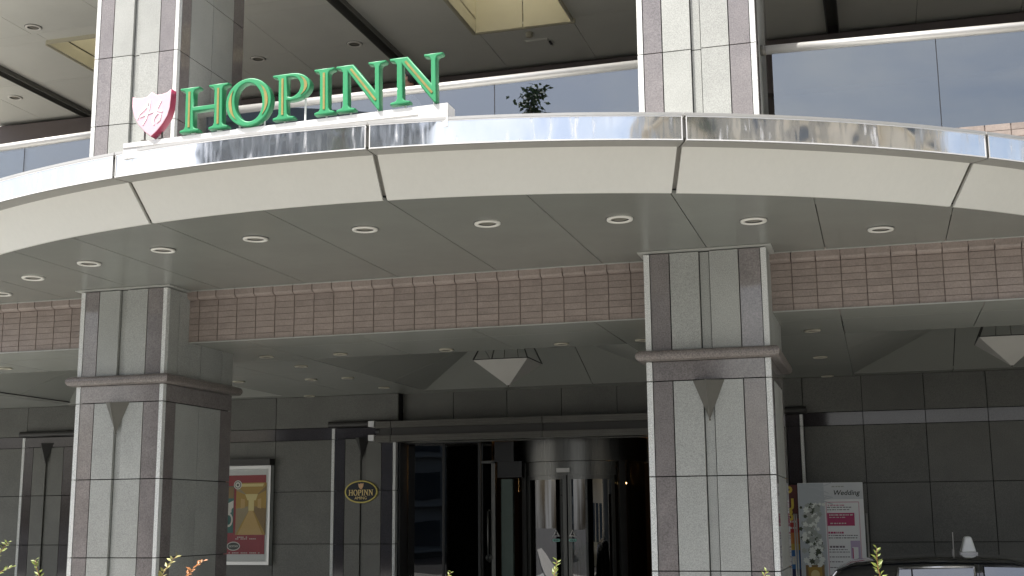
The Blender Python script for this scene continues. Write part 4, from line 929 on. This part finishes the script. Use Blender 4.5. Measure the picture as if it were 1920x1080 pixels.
# ------------------------------------------------------------------ person on the balcony
def skin_mesh(name, verts, edges_, root=0, sub=2):
    me = bpy.data.meshes.new(name); me.from_pydata([v[:3] for v in verts], edges_, []); o = bpy.data.objects.new(name, me); COL.objects.link(o)
    md = o.modifiers.new('skin', 'SKIN'); sv = me.skin_vertices[0].data
    for i, v in enumerate(verts): sv[i].radius = (v[3], v[4] if len(v) > 4 else v[3]); sv[i].use_root = (i == root)
    s2 = o.modifiers.new('sub', 'SUBSURF'); s2.levels = sub; s2.render_levels = sub
    dg = bpy.context.evaluated_depsgraph_get(); dg.update(); m2 = bpy.data.meshes.new_from_object(o.evaluated_get(dg)); m2.name = name
    bpy.data.objects.remove(o); return m2
SKINM = mat('skin', (.50, .29, .21), .5, var=.06, vscale=15); HAIR = mat('black hair', (.010, .009, .008), .45); SHIRT = mat('white shirt cloth', (.78, .80, .82), .8, var=.04, vscale=8); TROU = mat('dark trousers cloth', (.03, .03, .035), .85)
PX, PYY, PF = -4.985, 12.9, H+3.42
person = thing('person', 'person with glasses and white shirt behind the railing, seen between the last letters', 'person', (PX, PYY, PF)); person.scale = (.965, .965, .965)
# faces -X (to the left); built in local coordinates
bv = [(0, 0, .92, .14, .11), (0, 0, 1.12, .13, .10), (0, 0, 1.32, .16, .11), (0, 0, 1.43, .10, .09), (-.01, 0, 1.50, .055), (-.02, 0, 1.56, .055),
      (0, .17, 1.39, .05), (-.02, .22, 1.12, .042), (-.16, .20, .95, .033), (-.24, .16, .98, .03),
      (0, -.17, 1.39, .05), (-.02, -.22, 1.12, .042), (-.16, -.20, .95, .033), (-.24, -.16, .98, .03),
      (0, .09, .86, .085), (-.02, .09, .48, .045), (.02, .09, .09, .042), (-.14, .10, .03, .03),
      (0, -.09, .86, .085), (-.02, -.09, .48, .045), (.02, -.09, .09, .042), (-.14, -.10, .03, .03)]
be = [(0, 1), (1, 2), (2, 3), (3, 4), (4, 5), (3, 6), (6, 7), (7, 8), (8, 9), (3, 10), (10, 11), (11, 12), (12, 13), (0, 14), (14, 15), (15, 16), (16, 17), (0, 18), (18, 19), (19, 20), (20, 21)]
bm_ = skin_mesh('body', bv, be)
# head: shaped ellipsoid merged with the body by a voxel remesh
def head_bm(bm, grow=0.):
    res = bmesh.ops.create_uvsphere(bm, u_segments=28, v_segments=20, radius=1)
    for v in res['verts']:
        x, y, z = v.co
        nx, ny, nz = x*.098, y*.077, z*.118
        if z < 0: nx *= 1-.10*abs(z); ny *= 1-.28*abs(z)
        if x < 0:
            fl = math.exp(-((y/.28)**2+((z+.12)/.20)**2)); nx -= .026*fl          # nose
            ey = math.exp(-(((abs(y)-.38)/.2)**2+((z-.06)/.10)**2)); nx += .010*ey   # eye sockets
            mo = math.exp(-((y/.3)**2+((z+.50)/.07)**2)); nx -= .006*mo             # lips
            ch = math.exp(-((y/.35)**2+((z+.85)/.18)**2)); nx -= .012*ch            # chin
        v.co = Vector((nx-.015, ny, nz+1.655))
    for s_ in (-1, 1):
        r2 = bmesh.ops.create_uvsphere(bm, u_segments=10, v_segments=8, radius=1)
        for v in r2['verts']: v.co = Vector((v.co.x*.018+.0, v.co.y*.010+s_*.074, v.co.z*.032+1.645))
bm = bmesh.new(); bm.from_mesh(bm_); head_bm(bm)
for v5 in ((9, .16), (13, -.16)):
    for f_ in range(5):
        a = RAD(-28+14*f_); q = bmesh.ops.create_uvsphere(bm, u_segments=6, v_segments=6, radius=1)
        for v in q['verts']: v.co = Vector((-.285+v.co.x*.045-.004*abs(2-f_)*-1, v5[1]+sin(a)*.06+v.co.y*.009, .975-.01*(f_ == 0)+v.co.z*.010))
bme = bpy.data.meshes.new('body'); bm.to_mesh(bme); bm.free()
bo = obj('body', bme, SKINM, person, True); rm = bo.modifiers.new('r', 'REMESH'); rm.mode = 'VOXEL'; rm.voxel_size = .008; rm.use_smooth_shade = True
sv_ = [(0, 0, .90, .165, .135), (0, 0, 1.12, .155, .125), (0, 0, 1.32, .18, .13), (0, 0, 1.425, .12, .105), (-.005, 0, 1.475, .072), (0, .175, 1.39, .066), (-.01, .215, 1.19, .062), (0, -.175, 1.39, .066), (-.01, -.215, 1.19, .062)]
obj('shirt', skin_mesh('shirt', sv_, [(0, 1), (1, 2), (2, 3), (3, 4), (3, 5), (5, 6), (3, 7), (7, 8)]), SHIRT, person, True)
tv = [(0, 0, .93, .155, .125), (0, .09, .84, .10), (-.02, .09, .48, .08), (.02, .09, .10, .07), (0, -.09, .84, .10), (-.02, -.09, .48, .08), (.02, -.09, .10, .07)]
obj('trousers', skin_mesh('trousers', tv, [(0, 1), (1, 2), (2, 3), (0, 4), (4, 5), (5, 6)]), TROU, person, True)
hb = bmesh.new(); r = bmesh.ops.create_uvsphere(hb, u_segments=30, v_segments=22, radius=1)
random.seed(5)
for v in r['verts']:
    x, y, z = v.co; k_ = 1+random.uniform(-.015, .03)
    v.co = Vector((x*.110*k_+.004, y*.090*k_, z*.124*k_+1.670))
bmesh.ops.delete(hb, geom=[v for v in hb.verts if (v.co.x < -.045 and v.co.z < 1.735) or (v.co.x < -.012 and v.co.z < 1.69) or (v.co.x < .022 and v.co.z < 1.665) or v.co.z < 1.585], context='VERTS')
hm = bpy.data.meshes.new('hair'); hb.to_mesh(hm); hb.free()
ho = obj('hair', hm, HAIR, person, True); sd_ = ho.modifiers.new('s', 'SOLIDIFY'); sd_.thickness = .012; sd_.offset = -1
gl = MB()
for s_ in (-1, 1):
    gl.tube([(-.118+.006*cos(a), s_*.034+.024*cos(a), 1.664+.018*sin(a)) for a in [2*pi*i/14 for i in range(15)]], .0028, 5)
    gl.tube([(-.112, s_*.058, 1.668), (-.06, s_*.074, 1.668), (.01, s_*.080, 1.665)], .0026, 5)
gl.tube([(-.122, -.011, 1.667), (-.122, .011, 1.667)], .0026, 5)
obj('glasses', gl.mesh('glasses'), BLACK, person)

# ------------------------------------------------------------------ planting in front
def leaf_quad(mb, p, d, n, l, w_):
    """folded pointed leaf"""
    d = d.normalized(); s_ = d.cross(n).normalized(); n2 = s_.cross(d)
    a = p; b = p+d*l*.45+s_*w_*.5+n2*l*.06; c = p+d*l-n2*l*.08; e = p+d*l*.45-s_*w_*.5+n2*l*.06; mid = p+d*l*.5
    mb.add([a, b, c, e, mid], [(0, 1, 4), (1, 2, 4), (2, 3, 4), (3, 0, 4)])
planter = thing('hedge_planter', 'low stone planter with clipped green hedge in front of the canopy', 'planter', (-1.5, 7.1, 0))
bevel(part('planter_box', MB().box(-9, 6, 6.4, 7.8, 0, .5), PLANTER, planter), .03); part('soil', MB().box(-8.9, 5.9, 6.5, 7.7, .46, .52), SOIL, planter)
random.seed(21)
mb = MB()
for i in range(9000):
    x = random.uniform(-8.9, 5.9); y = 7.1+random.uniform(-.62, .62); zt = 1.40+.07*sin(x*2.1)+.05*sin(x*5.3+1)-.25*abs(y-7.1)
    z = zt-abs(random.gauss(0, .28)) if random.random() < .8 else random.uniform(.55, zt)
    z = max(.52, z)
    d = Vector((random.uniform(-1, 1), random.uniform(-1, 1), random.uniform(-.2, 1))); nn = Vector((random.uniform(-.6, .6), random.uniform(-.6, .6), 1))
    leaf_quad(mb, Vector((x, y, z)), d, nn, random.uniform(.03, .055), random.uniform(.015, .026))
o = part('foliage', mb, LEAF, planter); o['kind'] = 'stuff'
mb = MB()
for i in range(120):
    x = random.uniform(-8.8, 5.8); y = 7.1+random.uniform(-.4, .4); mb.tube([(x, y, .5), (x+random.uniform(-.1, .1), y+random.uniform(-.1, .1), 1.25)], [.012, .005], 5)
o = part('branches', mb, STEM, planter); o['kind'] = 'stuff'
def shoot(base, tip, m, lab, nl, ll, seed, lw=.4, curl=.03):
    random.seed(seed); base = Vector(base); tip = Vector(tip)
    t = thing('shrub_shoot', lab, 'shoot', base, 'shoots rising from the hedge')
    side = (tip-base).cross(Vector((0, 1, 0))).normalized()
    pts = [base+(tip-base)*u+side*curl*sin(pi*u) for u in [i/10 for i in range(11)]]
    part('stem', MB().tube(pts, [.0045*(1-.7*i/10) for i in range(11)], 6), STEM, t, True)
    for i in range(nl):
        u = .30+.70*i/(nl-1); k = min(9, int(u*10)); p = pts[k].lerp(pts[k+1], u*10-k); d0 = (pts[k+1]-pts[k]).normalized()
        az = random.uniform(0, 2*pi) if i % 2 == 0 else az+pi
        out = Vector((cos(az), sin(az)*.6, 0)); d = (out*.9+d0*random.uniform(.3, .9)+Vector((0, 0, random.uniform(-.15, .25)))).normalized()
        l = ll*(1.1-.55*u)*random.uniform(.8, 1.15); mb2 = MB(); leaf_quad(mb2, p, d, Vector((random.uniform(-.5, .5), -.6, .7)), l, l*lw); part('leaf', mb2, m, t)
shoot((-5.56, 7.0, H-.36), (-5.45, 7.0, H-.118), LEAFY, 'yellow green leafy shoot at the far left edge, the tallest there', 20, .06, 1)
shoot((-5.60, 7.0, H-.42), (-5.40, 7.0, H-.27), LEAFY, 'low yellow green shoot at the bottom left edge', 16, .055, 2)
shoot((-5.10, 7.0, H-.42), (-5.235, 7.0, H-.229), LEAFY, 'yellow green shoot with pale tip left of the left column base', 16, .06, 3)
shoot((-4.34, 7.0, H-.45), (-4.215, 7.0, H-.203), LEAFP, 'pale buff shoot in front of the left column, shaded side', 18, .065, 4)
shoot((-4.20, 7.0, H-.45), (-4.03, 7.0, H-.235), LEAFO, 'orange leaved shoot right of the left column', 22, .055, 5)
shoot((-1.76, 7.0, H-.45), (-1.787, 7.0, H-.233), LEAFY, 'yellow green shoot in front of the revolving door', 18, .055, 6)
shoot((.03, 7.0, H-.45), (-.048, 7.0, H-.165), LEAFY, 'yellow green shoot in front of the taxi roof', 20, .062, 7)
shoot((-.61, 7.0, H-.45), (-.627, 7.0, H-.288), LEAFY, 'tiny shoot tip in front of the right column base', 12, .05, 8)
shoot((-2.45, 7.0, H-.45), (-2.42, 7.0, H-.296), LEAFY, 'tiny shoot tip left of the revolving door leaves', 12, .05, 9)

# ------------------------------------------------------------------ across the street: seen only mirrored in steel and glass
def tree(x, y, h, r, lab, seed, n=5200, top=None, leaf=.16, m=LEAFD):
    random.seed(seed)
    t = thing('street_tree', lab, 'tree', (x, y, 0), 'street trees opposite the hotel')
    mb = MB(); tips = []
    mb.tube([(x, y, 0), (x+.05, y, h*.35), (x-.05, y+.04, h*.7), (x, y, h*.97)], [.22, .17, .09, .02], 9)
    for i in range(16):
        zb_ = h*random.uniform(.28, .85); a = random.uniform(0, 2*pi); f = max(.18, (h-zb_)/h*1.35); L_ = r*min(1, f)*random.uniform(.6, 1)
        e = Vector((x+cos(a)*L_, y+sin(a)*L_, zb_+L_*.55)); mid = Vector((x, y, zb_)).lerp(e, .5)+Vector((0, 0, .12*L_))
        mb.tube([(x, y, zb_), mid, e], [.07, .045, .012], 6); tips += [mid, e, Vector((x, y, zb_)).lerp(e, .75)]
    part('trunk', mb, BARK, t, True)
    for k in range(14): tips.append(Vector((x+random.gauss(0, .12), y+random.gauss(0, .12), h*(.80+.2*k/13))))
    cr = MB()
    cl = [(p, random.uniform(.28, .75) if p.z < h*.84 else .24) for p in tips for _ in range(2)]
    for i in range(n):
        p, s_ = random.choice(cl); q = p+Vector((random.gauss(0, s_*.6), random.gauss(0, s_*.6), random.gauss(0, s_*.45)))
        if q.z > h: q.z = h-random.random()*.3
        leaf_quad(cr, q, Vector((random.uniform(-1, 1), random.uniform(-1, 1), random.uniform(-1, .3))), Vector((random.uniform(-1, 1), random.uniform(-1, 1), 1)), leaf*random.uniform(.7, 1.4), leaf*.55)
    part('crown', cr, m, t)
tree(-7.9, -5.0, 12.6, 2.0, 'slender street tree whose tip is mirrored in the balcony glass', 4)
tree(8.5, -4.0, 15.5, 3.4, 'broad street tree mirrored green in the right part of the steel band', 7, 7000, leaf=.26)
def block(x, y, wx, wy, h, rot, wall_m, win_m, lab, nf, nw):
    t = thing('office_block', lab, 'building', (x, y, 0), 'buildings opposite the hotel'); t.rotation_euler = (0, 0, rot)
    def lp(name, mb, m): return obj(name, mb.mesh(name), m, t)
    lp('wall', MB().box(-wx/2, wx/2, -wy/2, wy/2, 0, h), wall_m)
    lp('parapet', MB().box(-wx/2-.2, wx/2+.2, -wy/2-.2, wy/2+.2, h, h+.8), wall_m)
    fh = h/nf; ww = wx/nw
    wme = MB().box(-ww*.36, ww*.36, 0, .12, fh*.25, fh*.8).mesh('window'); wme.materials.append(win_m)
    bme_ = MB().box(-ww*.47, ww*.47, 0, .5, 0, .12).mesh('balcony_slab'); bme_.materials.append(wall_m)
    for i in range(nf):
        for j in range(nw):
            xx = -wx/2+ww*(j+.5); obj('window', wme, None, t, loc=(xx, wy/2-.04, i*fh)); obj('balcony_slab', bme_, None, t, loc=(xx, wy/2, i*fh+fh*.12))
# added unseen block at right, keeps sky light off the column sides and porch
wing = thing('added_light_blocker', 'added dark granite block at the right, out of frame, shading the column sides', 'building', (9.5, 14, 0))
part('wall', MB().box(5.2, 12, 10.3, 26, 0, 17), mat('blocker granite', (.10, .098, .09), .5, var=.08, vscale=1), wing)
for i in range(4):
    for j in range(6): part('window', MB().box(5.15, 5.22, 10.9+j*2.5, 12.6+j*2.5, 1.2+i*4, 3.6+i*4), mat('blocker window', (.02, .025, .03), .08), wing)
part('end_wall', MB().box(4.0, 5.2, 17.6, 18.4, 0, 9.6), WALLG, wing)
part('cornice', MB().box(5.0, 12.1, 10.2, 26.1, 17, 17.5), LEDGE, wing)
WINB = mat('far window', (.05, .07, .09), .1)
block(25, -13, 26, 12, 26, RAD(52), mat('cream render', (.74, .66, .52), .8, var=.06, vscale=.3), WINB, 'cream apartment block mirrored in the right end of the steel band', 8, 6)
block(-21, -34, 26, 12, 19.5, RAD(-28), mat('slate cladding', (.26, .30, .33), .35, var=.06, vscale=.3), WINB, 'slate blue office block mirrored in the steel band below the letters', 8, 9)
